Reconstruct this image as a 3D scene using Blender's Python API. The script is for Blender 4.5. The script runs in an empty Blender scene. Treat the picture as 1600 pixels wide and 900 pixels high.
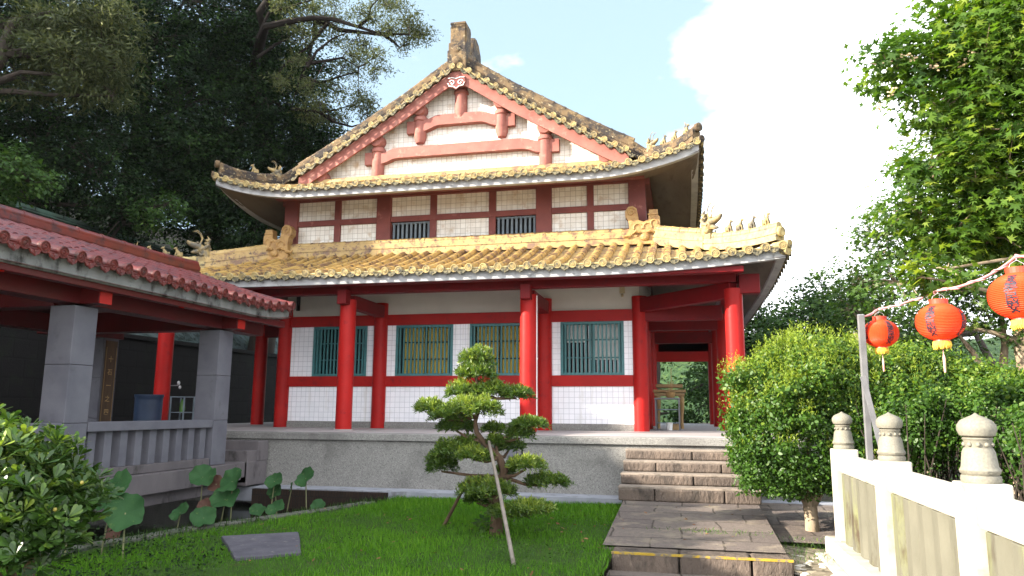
import bpy, math, random
import numpy as np
from math import sin, cos, tan, pi, radians, sqrt, atan2
from mathutils import Vector, Matrix

# ------------------------------------------------------------------ camera, sky, sun, exposure
SC = bpy.context.scene
COL = SC.collection
PITCH, YAW, ROLL, FPX = radians(9.3), radians(13.0), radians(.35), 1155.0
cam = bpy.data.cameras.new('camera')
cam.sensor_width = 36.0
cam.lens = FPX / 1600 * 36
cam.clip_start, cam.clip_end = .05, 3000
camo = bpy.data.objects.new('camera', cam)
COL.objects.link(camo)
fwd = Vector((-sin(YAW) * cos(PITCH), cos(YAW) * cos(PITCH), sin(PITCH)))
rt = Vector((cos(YAW), sin(YAW), 0))
up = rt.cross(fwd)
r2, u2 = rt * cos(ROLL) + up * sin(ROLL), -rt * sin(ROLL) + up * cos(ROLL)
CAM = Vector((0, 0, 1.5))
camo.matrix_world = Matrix(((r2.x, u2.x, -fwd.x, CAM.x), (r2.y, u2.y, -fwd.y, CAM.y),
                            (r2.z, u2.z, -fwd.z, CAM.z), (0, 0, 0, 1)))
SC.camera = camo

AZ, EL = radians(63), radians(22.3)
w = bpy.data.worlds.new('World')
SC.world = w
w.use_nodes = True
nt = w.node_tree
nt.nodes.clear()
N = nt.nodes.new
L = nt.links.new
sky = N('ShaderNodeTexSky')
sky.sky_type = 'NISHITA'
sky.sun_disc = False
sky.sun_elevation = EL
sky.sun_rotation = pi + AZ
sky.air_density = 1.0
sky.dust_density = 1.5
sky.ozone_density = 1.6
tc = N('ShaderNodeTexCoord')
nz = N('ShaderNodeTexNoise'); nz.inputs['Scale'].default_value = 3.2; nz.inputs['Detail'].default_value = 9; nz.inputs['Roughness'].default_value = .52
mp = N('ShaderNodeMapping'); mp.inputs['Scale'].default_value = (1, 1, 1.9); mp.inputs['Location'].default_value = (2.3, .4, .35)
L(tc.outputs['Generated'], mp.inputs['Vector']); L(mp.outputs['Vector'], nz.inputs['Vector'])
dp = N('ShaderNodeVectorMath'); dp.operation = 'DOT_PRODUCT'
cd = Vector((.374, .901, .22)).normalized()
dp.inputs[1].default_value = cd
L(tc.outputs['Generated'], dp.inputs[0])
mr = N('ShaderNodeMapRange'); mr.inputs['From Min'].default_value = .84; mr.inputs['From Max'].default_value = .975
mr.inputs['To Min'].default_value = -.22; mr.inputs['To Max'].default_value = .24
L(dp.outputs['Value'], mr.inputs['Value'])
# second cloud bank, added out of view to brighten the shaded front
dq = N('ShaderNodeVectorMath'); dq.operation = 'DOT_PRODUCT'; dq.inputs[1].default_value = Vector((.25, -.85, .45)).normalized()
L(tc.outputs['Generated'], dq.inputs[0])
mq = N('ShaderNodeMapRange'); mq.inputs['From Min'].default_value = .1; mq.inputs['From Max'].default_value = .8
mq.inputs['To Min'].default_value = -.16; mq.inputs['To Max'].default_value = .22
L(dq.outputs['Value'], mq.inputs['Value'])
mm = N('ShaderNodeMath'); mm.operation = 'MAXIMUM'; L(mr.outputs['Result'], mm.inputs[0]); L(mq.outputs['Result'], mm.inputs[1])
ad = N('ShaderNodeMath'); ad.operation = 'ADD'
L(nz.outputs['Fac'], ad.inputs[0]); L(mm.outputs[0], ad.inputs[1])
cr = N('ShaderNodeValToRGB'); cr.color_ramp.elements[0].position = .43; cr.color_ramp.elements[1].position = .66
L(ad.outputs[0], cr.inputs['Fac'])
mx = N('ShaderNodeMix'); mx.data_type = 'RGBA'
L(cr.outputs['Color'], mx.inputs['Factor'])
hv = N('ShaderNodeMix'); hv.data_type = 'RGBA'; hv.blend_type = 'MIX'; hv.inputs['Factor'].default_value = .62
hv.inputs['B'].default_value = (1.95, 2.55, 2.8, 1)
L(sky.outputs['Color'], hv.inputs['A'])
L(hv.outputs['Result'], mx.inputs['A'])
mx.inputs['B'].default_value = (9.0, 9.2, 9.6, 1)
bg = N('ShaderNodeBackground'); bg.inputs['Strength'].default_value = .11
L(mx.outputs['Result'], bg.inputs['Color'])
wo = N('ShaderNodeOutputWorld'); L(bg.outputs['Background'], wo.inputs['Surface'])

sl = bpy.data.lights.new('sun', 'SUN')
sl.energy = 5.0; sl.angle = radians(.53); sl.color = (1, .90, .76)
so = bpy.data.objects.new('sun', sl)
COL.objects.link(so)
TOSUN = Vector((-sin(AZ) * cos(EL), -cos(AZ) * cos(EL), sin(EL)))
so.rotation_euler = TOSUN.to_track_quat('Z', 'Y').to_euler()
so.location = TOSUN * 60
vs = SC.view_settings
vs.view_transform = 'Standard'; vs.look = 'None'; vs.gamma = 1; vs.use_curve_mapping = False
vs.exposure = 1.95
SC.cycles.max_bounces = 7
SC.cycles.diffuse_bounces = 4
SC.cycles.glossy_bounces = 3
SC.cycles.transmission_bounces = 4
SC.cycles.transparent_max_bounces = 6
SC.cycles.sample_clamp_indirect = 6
SC.cycles.use_denoising = True

# ------------------------------------------------------------------ helpers
def ray(px, py):
    return fwd + r2 * ((px - 800) / FPX) + u2 * ((450 - py) / FPX)
def atax(px, py, axis, val):
    d = ray(px, py)
    return CAM + d * ((val - CAM[axis]) / d[axis])
def atY(px, py, y): return atax(px, py, 1, y)
def atZ(px, py, z): return atax(px, py, 2, z)
def atD(px, py, d): return CAM + ray(px, py) * d

RNG = np.random.default_rng(7)
random.seed(11)

class MB:
    def __init__(s): s.v, s.f = [], []
    def add(s, vs, fs):
        n = len(s.v); s.v += [tuple(p) for p in vs]; s.f += [tuple(i + n for i in f) for f in fs]; return s
    def box(s, x0, x1, y0, y1, z0, z1):
        return s.add([(x0, y0, z0), (x1, y0, z0), (x1, y1, z0), (x0, y1, z0), (x0, y0, z1), (x1, y0, z1), (x1, y1, z1), (x0, y1, z1)],
                     [(0, 3, 2, 1), (4, 5, 6, 7), (0, 1, 5, 4), (1, 2, 6, 5), (2, 3, 7, 6), (3, 0, 4, 7)])
    def hexa(s, p):  # eight points in box order
        return s.add(p, [(0, 3, 2, 1), (4, 5, 6, 7), (0, 1, 5, 4), (1, 2, 6, 5), (2, 3, 7, 6), (3, 0, 4, 7)])
    def beam(s, a, b, w, h, upv=(0, 0, 1)):
        a, b = Vector(a), Vector(b); d = (b - a).normalized(); u = Vector(upv); sd = d.cross(u)
        if sd.length < 1e-4: sd = d.cross(Vector((1, 0, 0)))
        sd.normalize(); u = sd.cross(d)
        P = []
        for zz in (-1, 1):
            for (q, ss) in ((a, -1), (b, -1), (b, 1), (a, 1)):
                P.append(q + sd * (ss * w / 2) + u * (zz * h / 2))
        # order to box order
        return s.hexa(P)
    def tube(s, pts, rad, n=8, cap=True):
        pts = [Vector(p) for p in pts]; m = len(pts)
        rad = [rad] * m if not hasattr(rad, '__len__') else rad
        V = []; ref = None
        for i, p in enumerate(pts):
            t = (pts[min(i + 1, m - 1)] - pts[max(i - 1, 0)])
            t = t.normalized() if t.length > 1e-9 else Vector((0, 0, 1))
            if ref is None:
                ref = Vector((0, 0, 1)) if abs(t.z) < .9 else Vector((1, 0, 0))
            a = t.cross(ref)
            if a.length < 1e-5: a = t.cross(Vector((0, 1, 0)))
            a.normalize(); b = t.cross(a).normalized(); ref = -b if False else (a.cross(t))
            for k in range(n):
                q = 2 * pi * k / n
                V.append(p + (a * cos(q) + b * sin(q)) * rad[i])
        F = [(i * n + k, i * n + (k + 1) % n, (i + 1) * n + (k + 1) % n, (i + 1) * n + k) for i in range(m - 1) for k in range(n)]
        if cap: F += [tuple(range(n - 1, -1, -1)), tuple((m - 1) * n + k for k in range(n))]
        return s.add(V, F)
    def lathe(s, prof, c=(0, 0, 0), n=20, ax=None):  # prof: (r, h) pairs; ax: axis direction
        c = Vector(c); az = Vector(ax).normalized() if ax is not None else Vector((0, 0, 1))
        a = az.cross(Vector((0, 1, 0)))
        if a.length < 1e-3: a = az.cross(Vector((1, 0, 0)))
        a.normalize(); b = az.cross(a)
        V = [c + (a * cos(2 * pi * k / n) + b * sin(2 * pi * k / n)) * r + az * h for r, h in prof for k in range(n)]
        m = len(prof)
        F = [(i * n + k, i * n + (k + 1) % n, (i + 1) * n + (k + 1) % n, (i + 1) * n + k) for i in range(m - 1) for k in range(n)]
        F += [tuple(range(n - 1, -1, -1)), tuple((m - 1) * n + k for k in range(n))]
        return s.add(V, F)
    def ell(s, c, r, nu=10, nv=7, rot=None):
        c = Vector(c); V = []; F = []
        for j in range(nv + 1):
            th = pi * j / nv
            for i in range(nu):
                ph = 2 * pi * i / nu
                p = Vector((r[0] * sin(th) * cos(ph), r[1] * sin(th) * sin(ph), r[2] * cos(th)))
                if rot: p = rot @ p
                V.append(c + p)
        for j in range(nv):
            for i in range(nu):
                F.append((j * nu + i, (j + 1) * nu + i, (j + 1) * nu + (i + 1) % nu, j * nu + (i + 1) % nu))
        return s.add(V, F)
    def prism(s, poly, a, o, u, w, th):  # polygon (x,y) in frame origin a, axes o,u; extruded along w by th
        a, o, u, w = Vector(a), Vector(o), Vector(u), Vector(w); n = len(poly)
        V = [a + o * x + u * y for x, y in poly] + [a + o * x + u * y + w * th for x, y in poly]
        F = [tuple(range(n)), tuple(range(2 * n - 1, n - 1, -1))] + [(i, i + n, (i + 1) % n + n, (i + 1) % n) for i in range(n)]
        return s.add(V, F)
    def sheet(s, rows):
        m, n = len(rows), len(rows[0])
        return s.add([p for r in rows for p in r], [(i * n + k, i * n + k + 1, (i + 1) * n + k + 1, (i + 1) * n + k) for i in range(m - 1) for k in range(n - 1)])

ORG = {}
def thing(name, loc, label, cat, group=None):
    o = bpy.data.objects.new(name, None); COL.objects.link(o)
    o.empty_display_size = .2
    o.location = loc; ORG[o.name] = Vector(loc)
    o['label'] = label; o['category'] = cat
    if group: o['group'] = group
    return o
def pieces(mb):
    par = list(range(len(mb.v)))
    def find(i):
        while par[i] != i: par[i] = par[par[i]]; i = par[i]
        return i
    for f in mb.f:
        r0 = find(f[0])
        for i in f[1:]: par[find(i)] = r0
    groups = {}
    for f in mb.f: groups.setdefault(find(f[0]), []).append(f)
    out = []
    for fs in groups.values():
        ids = sorted({i for f in fs for i in f}); mp_ = {i: k for k, i in enumerate(ids)}
        q = MB(); q.v = [mb.v[i] for i in ids]; q.f = [tuple(mp_[i] for i in f) for f in fs]; out.append(q)
    return out
def each(name, mb, mat, parent=None, **kw):
    return [part(name, q, mat, parent, **kw) for q in pieces(mb)]
def part(name, mb, mat, parent=None, smooth=False, bevel=0, **tags):
    org = ORG[parent.name] if parent is not None else Vector((0, 0, 0))
    me = bpy.data.meshes.new(name)
    me.from_pydata([(p[0] - org.x, p[1] - org.y, p[2] - org.z) for p in mb.v], [], mb.f)
    me.update()
    if mat: me.materials.append(mat)
    o = bpy.data.objects.new(name, me); COL.objects.link(o)
    if parent is not None: o.parent = parent
    ORG[o.name] = org
    if smooth:
        me.polygons.foreach_set('use_smooth', [True] * len(me.polygons))
        try: me.set_sharp_from_angle(angle=radians(42))
        except Exception: pass
    if bevel:
        b = o.modifiers.new('bevel', 'BEVEL'); b.width = bevel; b.segments = 2; b.limit_method = 'ANGLE'; b.angle_limit = radians(50)
    for k, v in tags.items(): o[k] = v
    return o
def lone(name, mb, mat, label, cat, group=None, **kw):
    o = part(name, mb, mat, None, **kw); o['label'] = label; o['category'] = cat
    if group: o['group'] = group
    return o
def copy_tree(o, parent=None):
    c = o.copy(); COL.objects.link(c)
    if parent is not None: c.parent = parent
    ORG[c.name] = ORG.get(o.name, Vector((0, 0, 0)))
    for ch in list(o.children): copy_tree(ch, c)
    return c

# ------------------------------------------------------------------ materials
def newmat(name):
    m = bpy.data.materials.new(name); m.use_nodes = True
    t = m.node_tree; t.nodes.clear()
    out = t.nodes.new('ShaderNodeOutputMaterial'); b = t.nodes.new('ShaderNodeBsdfPrincipled')
    t.links.new(b.outputs[0], out.inputs[0])
    return m, t, b, out
def rgba(c): return (c[0], c[1], c[2], 1)
def noise(t, vec, scale, detail=5, rough=.55, dist=0):
    n = t.nodes.new('ShaderNodeTexNoise'); n.inputs['Scale'].default_value = scale
    n.inputs['Detail'].default_value = detail; n.inputs['Roughness'].default_value = rough; n.inputs['Distortion'].default_value = dist
    t.links.new(vec, n.inputs['Vector']); return n.outputs['Fac']
def ramp(t, fac, stops):
    r = t.nodes.new('ShaderNodeValToRGB'); e = r.color_ramp.elements
    while len(e) < len(stops): e.new(.5)
    for i, (p, c) in enumerate(stops):
        e[i].position = p; e[i].color = rgba(c) if hasattr(c, '__len__') else (c, c, c, 1)
    t.links.new(fac, r.inputs['Fac']); return r.outputs['Color']
def mix(t, fac, a, b, mode='MIX'):
    m = t.nodes.new('ShaderNodeMix'); m.data_type = 'RGBA'; m.blend_type = mode
    if isinstance(fac, (int, float)): m.inputs['Factor'].default_value = fac
    else: t.links.new(fac, m.inputs['Factor'])
    for k, x in (('A', a), ('B', b)):
        if hasattr(x, 'is_linked') or isinstance(x, bpy.types.NodeSocket): t.links.new(x, m.inputs[k])
        else: m.inputs[k].default_value = rgba(x)
    return m.outputs['Result']
def bump(t, b, h, strength, dist=.01):
    n = t.nodes.new('ShaderNodeBump'); n.inputs['Strength'].default_value = strength; n.inputs['Distance'].default_value = dist
    t.links.new(h, n.inputs['Height']); t.links.new(n.outputs['Normal'], b.inputs['Normal'])
def coords(t, scale=(1, 1, 1)):
    c = t.nodes.new('ShaderNodeTexCoord'); m = t.nodes.new('ShaderNodeMapping'); m.inputs['Scale'].default_value = scale
    t.links.new(c.outputs['Object'], m.inputs['Vector']); return m.outputs['Vector']
def stuff_mat(name, c1, c2, scale=6, rough=.7, spec=.5, spots=None, bmp=.3, bscale=40, bdist=.006, stretch=(1, 1, 1), spots2=None, metal=0, coat=0):
    """two tones mixed by noise, optional spots = (colour, scale, from, to), grain bump"""
    m, t, b, _ = newmat(name)
    v = coords(t, stretch)
    col = mix(t, ramp(t, noise(t, v, scale), [(.35, 0.), (.65, 1.)]), c1, c2)
    for sp in (spots, spots2):
        if sp: col = mix(t, ramp(t, noise(t, v, sp[1], 8, .65), [(sp[2], 0.), (sp[3], 1.)]), col, sp[0])
    t.links.new(col, b.inputs['Base Color'])
    b.inputs['Roughness'].default_value = rough; b.inputs['Specular IOR Level'].default_value = spec; b.inputs['Metallic'].default_value = metal
    if coat: b.inputs['Coat Weight'].default_value = coat; b.inputs['Coat Roughness'].default_value = .15
    if bmp: bump(t, b, noise(t, v, bscale, 6, .6), bmp, bdist)
    return m

def tile_mat(name, size, tone1, tone2, grout, stain=None, rough=.25):
    m, t, b, _ = newmat(name)
    c = t.nodes.new('ShaderNodeTexCoord'); s = t.nodes.new('ShaderNodeSeparateXYZ'); t.links.new(c.outputs['Object'], s.inputs[0])
    a = t.nodes.new('ShaderNodeMath'); a.operation = 'ADD'; t.links.new(s.outputs['X'], a.inputs[0]); t.links.new(s.outputs['Y'], a.inputs[1])
    k = t.nodes.new('ShaderNodeCombineXYZ'); t.links.new(a.outputs[0], k.inputs['X']); t.links.new(s.outputs['Z'], k.inputs['Y'])
    br = t.nodes.new('ShaderNodeTexBrick'); br.offset = 0; br.squash = 1
    br.inputs['Scale'].default_value = 1; br.inputs['Brick Width'].default_value = size; br.inputs['Row Height'].default_value = size
    br.inputs['Mortar Size'].default_value = size * .035; br.inputs['Mortar Smooth'].default_value = .3; br.inputs['Bias'].default_value = 0
    br.inputs['Color1'].default_value = rgba(tone1); br.inputs['Color2'].default_value = rgba(tone2); br.inputs['Mortar'].default_value = rgba(grout)
    t.links.new(k.outputs[0], br.inputs['Vector'])
    col = br.outputs['Color']
    v = coords(t)
    if stain: col = mix(t, ramp(t, noise(t, v, stain[1], 7, .6), [(stain[2], 0.), (stain[3], 1.)]), col, stain[0])
    st = noise(t, coords(t, (5, 5, .45)), 1.4, 7, .65); col = mix(t, ramp(t, st, [(.54, 0.), (.80, .75)]), col, (.50, .47, .41))
    t.links.new(col, b.inputs['Base Color']); b.inputs['Roughness'].default_value = rough
    # tiles slightly out of plane so that the glaze glints unevenly
    vo = t.nodes.new('ShaderNodeMath'); vo.operation = 'MULTIPLY'; vo.inputs[1].default_value = -1
    t.links.new(br.outputs['Fac'], vo.inputs[0])
    n2 = noise(t, v, 9, 2)
    ad = t.nodes.new('ShaderNodeMath'); ad.operation = 'ADD'; t.links.new(vo.outputs[0], ad.inputs[0]); t.links.new(n2, ad.inputs[1])
    bump(t, b, ad.outputs[0], .35, .006)
    return m

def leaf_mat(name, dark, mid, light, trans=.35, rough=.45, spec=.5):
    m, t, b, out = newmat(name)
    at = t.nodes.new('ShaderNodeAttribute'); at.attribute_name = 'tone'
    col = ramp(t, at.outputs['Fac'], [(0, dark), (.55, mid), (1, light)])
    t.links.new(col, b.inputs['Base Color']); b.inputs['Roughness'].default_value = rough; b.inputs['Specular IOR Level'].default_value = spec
    tr = t.nodes.new('ShaderNodeBsdfTranslucent')
    tcx = mix(t, 1.0, col, (1.25, 1.3, .55), 'MULTIPLY'); t.links.new(tcx, tr.inputs['Color'])
    ms = t.nodes.new('ShaderNodeMixShader'); ms.inputs[0].default_value = trans
    t.links.new(b.outputs[0], ms.inputs[1]); t.links.new(tr.outputs[0], ms.inputs[2]); t.links.new(ms.outputs[0], out.inputs[0])
    return m

MT = {}
MT['red'] = stuff_mat('red_paint', (.38, .014, .012), (.30, .011, .010), 1.6, .42, .13, spots=((.20, .012, .014), 6, .56, .72), spots2=((.40, .05, .04), 19, .66, .74), bmp=.25, bscale=9, bdist=.012)
MT['red_orange'] = stuff_mat('bright_red_paint', (.40, .02, .012), (.32, .015, .012), 3, .45, .25, bmp=.1, bscale=14)
MT['red_faded'] = stuff_mat('faded_red_paint', (.19, .050, .040), (.145, .038, .032), 3, .62, .35, spots=((.40, .18, .14), 4.5, .60, .80), spots2=((.2, .03, .03), 14, .62, .8), bmp=.2, bscale=22)
MT['red_gable'] = stuff_mat('sunlit_faded_red_paint', (.30, .115, .09), (.24, .085, .068), 3, .7, .3, spots=((.46, .26, .20), 4.5, .56, .76), spots2=((.16, .05, .04), 12, .60, .76), bmp=.25, bscale=22)  # faded red made lighter, sunlight on the gable put into the colour
MT['red_shade'] = stuff_mat('shade_darkened_red_paint', (.17, .007, .009), (.13, .006, .008), 2.0, .45, .13, spots=((.09, .008, .01), 6, .56, .72), bmp=.2, bscale=9)  # darker copy of the red paint, eave shade put into the colour
MT['tile'] = tile_mat('white_wall_tile', .117, (.84, .84, .88), (.78, .79, .83), (.44, .45, .50), stain=((.62, .61, .60), 2.2, .55, .78), rough=.22)
MT['tile_old'] = tile_mat('old_wall_tile', .122, (.78, .75, .68), (.66, .61, .53), (.30, .25, .19), stain=((.46, .34, .22), 4.5, .54, .72), rough=.3)
MT['plaster'] = stuff_mat('beige_plaster', (.62, .60, .54), (.55, .53, .48), 1.6, .85, .2, bmp=.1, bscale=60)
MT['pebble'] = None
MT['teal'] = stuff_mat('teal_paint', (.036, .170, .178), (.028, .13, .14), 6, .45, .5, bmp=.08)
MT['greybar'] = stuff_mat('grey_slat_paint', (.17, .21, .24), (.12, .15, .18), 6, .6, .4)
MT['curtain'] = stuff_mat('yellow_curtain', (.80, .60, .12), (.66, .46, .08), 9, .8, .2, stretch=(6, 1, .2), bmp=.5, bscale=8, bdist=.03)
MT['darkroom'] = stuff_mat('dark_interior', (.02, .02, .022), (.03, .03, .03), 3, .9, .1)
MT['ytile'] = stuff_mat('yellow_glazed_tile', (.40, .26, .085), (.31, .195, .06), 3.2, .38, .45, spots=((.15, .085, .05), 3.0, .50, .58), spots2=((.055, .032, .026), 8, .54, .61), bmp=.25, bscale=30)
MT['ytile_pale'] = stuff_mat('pale_yellow_tile', (.40, .28, .11), (.32, .21, .075), 4, .45, .4, spots=((.17, .10, .06), 4, .51, .61), spots2=((.07, .05, .04), 12, .56, .64), bmp=.3, bscale=45)
MT['ytile_old'] = stuff_mat('weathered_ridge_tile', (.155, .105, .052), (.10, .066, .038), 4, .8, .25, spots=((.032, .026, .023), 3.4, .44, .55), spots2=((.30, .25, .15), 15, .58, .66), bmp=.7, bscale=40, bdist=.012)
MT['ycap'] = stuff_mat('cap_tile', (.40, .31, .13), (.27, .20, .085), 7, .55, .4, spots=((.10, .09, .065), 11, .50, .62), bmp=.5, bscale=70)
MT['ydrip'] = stuff_mat('drip_tile', (.19, .16, .09), (.11, .10, .065), 12, .8, .25, spots=((.035, .035, .028), 18, .46, .58), bmp=.9, bscale=60, bdist=.012)
MT['rtile'] = stuff_mat('dark_red_glazed_tile', (.145, .022, .018), (.095, .017, .016), 3.0, .30, .5, spots=((.045, .016, .022), 5, .50, .64), spots2=((.20, .05, .03), 11, .64, .72), bmp=.2, bscale=30)
MT['rcap'] = stuff_mat('red_cap_tile', (.125, .020, .014), (.075, .014, .013), 9, .5, .4, spots=((.04, .025, .02), 20, .52, .66), bmp=.6, bscale=70)
MT['fascia'] = stuff_mat('eave_concrete', (.44, .44, .44), (.34, .34, .35), 3, .85, .2, spots=((.16, .16, .16), 7, .56, .72), bmp=.2)
MT['fascia_old'] = stuff_mat('mouldy_eave_concrete', (.24, .25, .24), (.15, .155, .15), 3, .9, .2, spots=((.03, .03, .028), 5, .50, .64), bmp=.4, stretch=(1, 1, .6))
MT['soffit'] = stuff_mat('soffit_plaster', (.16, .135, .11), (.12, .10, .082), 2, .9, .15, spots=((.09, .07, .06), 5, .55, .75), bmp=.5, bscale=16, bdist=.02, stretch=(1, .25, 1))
MT['conc'] = stuff_mat('cast_stone', (.13, .13, .15), (.10, .10, .12), 3, .85, .25, spots=((.08, .08, .09), 4, .60, .78), bmp=.25, bscale=60)
MT['conc_beam'] = stuff_mat('stained_cast_stone', (.135, .12, .125), (.10, .09, .095), 2.5, .88, .2, spots=((.035, .032, .03), 3, .54, .70), bmp=.3, bscale=50, stretch=(1, 1, .5))
MT['stonewall'] = None
MT['whitestone'] = stuff_mat('pale_granite', (.42, .395, .34), (.34, .32, .28), 6, .8, .25, spots=((.28, .22, .12), 3.4, .56, .76), spots2=((.30, .32, .20), 5, .62, .78), bmp=.25, bscale=90, bdist=.004)
MT['finialstone'] = stuff_mat('grey_granite', (.20, .19, .15), (.15, .14, .115), 70, .7, .3, spots=((.16, .15, .11), 4, .58, .75), bmp=.2, bscale=120, bdist=.003)
MT['balstone'] = stuff_mat('lichen_granite', (.125, .12, .092), (.095, .092, .07), 5, .85, .2, spots=((.15, .16, .075), 2.6, .52, .70), spots2=((.06, .045, .03), 5, .56, .70), bmp=.3, bscale=90, stretch=(1, 1, .35))
MT['steel'] = stuff_mat('brushed_steel', (.55, .55, .56), (.48, .48, .50), 4, .42, .5, metal=.55, bmp=.05)
MT['wood_dark'] = stuff_mat('dark_wood', (.11, .07, .04), (.07, .045, .03), 8, .7, .3, stretch=(1, 1, .2))
MT['bark'] = stuff_mat('brown_bark', (.13, .085, .055), (.07, .045, .03), 9, .9, .2, bmp=.9, bscale=26, bdist=.02, stretch=(1, 1, .35))
MT['bark_dark'] = stuff_mat('dark_bark', (.05, .04, .032), (.03, .024, .02), 7, .9, .2, bmp=.8, bscale=20, bdist=.02, stretch=(1, 1, .35))
MT['bark_pale'] = stuff_mat('pale_bark', (.30, .24, .17), (.20, .15, .10), 7, .9, .2, spots=((.10, .08, .05), 7, .55, .7), bmp=.8, bscale=30, bdist=.01, stretch=(1, 1, .5))
MT['stake'] = stuff_mat('weathered_stake_wood', (.20, .175, .15), (.13, .11, .09), 12, .85, .2, bmp=.6, bscale=30, stretch=(1, 1, .15))
MT['white'] = stuff_mat('white_paint', (.78, .78, .76), (.7, .7, .68), 9, .5, .4, bmp=0)

def pebble(name, base, alt, specks, sc=55, rough=.85, stain=None):
    m, t, b, _ = newmat(name); v = coords(t)
    vo = t.nodes.new('ShaderNodeTexVoronoi'); vo.inputs['Scale'].default_value = sc; t.links.new(v, vo.inputs['Vector'])
    sx = t.nodes.new('ShaderNodeSeparateColor'); t.links.new(vo.outputs['Color'], sx.inputs[0])
    col = ramp(t, sx.outputs[0], [(0, specks), (.3, base), (.7, alt), (1, tuple(min(1, c * 1.25) for c in alt))])
    if stain: col = mix(t, ramp(t, noise(t, v, stain[1], 7, .6), [(stain[2], 0.), (stain[3], 1.)]), col, stain[0])
    t.links.new(col, b.inputs['Base Color']); b.inputs['Roughness'].default_value = rough; b.inputs['Specular IOR Level'].default_value = .25
    bump(t, b, vo.outputs['Distance'], .5, .008)
    return m
MT['pebble'] = pebble('pebble_dash', (.195, .19, .178), (.215, .21, .198), (.13, .128, .122), 75, stain=((.10, .096, .092), 1.3, .50, .74))
MT['gravel'] = pebble('pebble_ground', (.15, .125, .09), (.22, .19, .14), (.06, .05, .035), 14)

def block_mat(name, c1, c2, joint, bw, bh, plane='XZ', offset=.5, mort=.02, stain=None, bmp=.6, rough=.9, chisel=0):
    m, t, b, _ = newmat(name)
    c = t.nodes.new('ShaderNodeTexCoord'); s = t.nodes.new('ShaderNodeSeparateXYZ'); t.links.new(c.outputs['Object'], s.inputs[0])
    k = t.nodes.new('ShaderNodeCombineXYZ')
    if plane == 'XZ':
        a = t.nodes.new('ShaderNodeMath'); a.operation = 'ADD'; t.links.new(s.outputs['X'], a.inputs[0]); t.links.new(s.outputs['Y'], a.inputs[1])
        t.links.new(a.outputs[0], k.inputs['X']); t.links.new(s.outputs['Z'], k.inputs['Y'])
    else:
        t.links.new(s.outputs['X'], k.inputs['X']); t.links.new(s.outputs['Y'], k.inputs['Y'])
    if plane == 'XY':
        wn = t.nodes.new('ShaderNodeTexNoise'); wn.inputs['Scale'].default_value = 1.3; wn.inputs['Detail'].default_value = 3; t.links.new(k.outputs[0], wn.inputs['Vector'])
        wm = t.nodes.new('ShaderNodeVectorMath'); wm.operation = 'MULTIPLY_ADD'; wm.inputs[1].default_value = (.16, .16, 0); t.links.new(wn.outputs['Color'], wm.inputs[0]); t.links.new(k.outputs[0], wm.inputs[2]); k = wm
    br = t.nodes.new('ShaderNodeTexBrick'); br.offset = offset
    br.inputs['Scale'].default_value = 1; br.inputs['Brick Width'].default_value = bw; br.inputs['Row Height'].default_value = bh
    br.inputs['Mortar Size'].default_value = mort; br.inputs['Mortar Smooth'].default_value = .2
    br.inputs['Color1'].default_value = rgba(c1); br.inputs['Color2'].default_value = rgba(c2); br.inputs['Mortar'].default_value = rgba(joint)
    t.links.new(k.outputs[0], br.inputs['Vector'])
    v = coords(t)
    col = mix(t, .55 if plane == 'XZ' else .95, br.outputs['Color'], mix(t, noise(t, v, 22, 8, .7), (.35, .35, .35), (1.45, 1.4, 1.35)), 'MULTIPLY')
    if stain: col = mix(t, ramp(t, noise(t, v, stain[1], 7, .6), [(stain[2], 0.), (stain[3], 1.)]), col, stain[0])
    t.links.new(col, b.inputs['Base Color']); b.inputs['Roughness'].default_value = rough; b.inputs['Specular IOR Level'].default_value = .25
    v2 = coords(t, (1, 1, .3) if chisel else (1, 1, 1))
    h = mix(t, br.outputs['Fac'], noise(t, v2, chisel or 30, 6, .7), (0, 0, 0))
    bump(t, b, h, bmp, .02)
    return m
MT['stonewall'] = block_mat('shade_darkened_stone_blocks', (.0055, .005, .005), (.004, .0035, .004), (.0025, .0025, .0025), .62, .42, stain=((.008, .011, .006), 2.2, .55, .75))  # tones lowered to near black, shade behind the walkway put into the colour
MT['mosswall'] = block_mat('mossy_stone_blocks', (.055, .085, .065), (.035, .055, .045), (.012, .018, .014), .9, .5, stain=((.07, .13, .10), 1.6, .45, .7))
MT['paving'] = block_mat('stone_paving', (.165, .14, .125), (.125, .105, .098), (.06, .05, .042), .78, .52, 'XY', .43, .012, stain=((.21, .175, .135), 3.2, .52, .66), bmp=1.0)
MT['stepstone'] = block_mat('chiselled_step_stone', (.20, .165, .135), (.15, .12, .10), (.10, .09, .08), .92, .16, 'XZ', .38, .008, bmp=1.0, chisel=60)
MT['stepstone'] = stuff_mat('chiselled_step_stone', (.135, .105, .085), (.085, .068, .058), 2.2, .92, .2, spots=((.045, .038, .033), 5, .50, .66), spots2=((.24, .19, .15), 14, .62, .74), bmp=1.0, bscale=24, bdist=.03, stretch=(1, 1, .45))
MT['yellowpaint'] = stuff_mat('worn_yellow_paint', (.40, .27, .03), (.30, .20, .03), 6, .9, .2, spots=((.14, .12, .10), 9, .48, .58), bmp=.3)
MT['gravel_soil'] = stuff_mat('soil', (.05, .042, .03), (.03, .027, .02), 3, .95, .1, spots=((.03, .05, .012), 2, .5, .65), bmp=.8, bscale=20, bdist=.03)

# ------------------------------------------------------------------ the ground
g = MB()
g.sheet([[(-320, -320, -.62), (320, -320, -.62)], [(-320, 320, -.62), (320, 320, -.62)]])
part('ground', g, MT['gravel_soil'], kind='structure')
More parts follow.
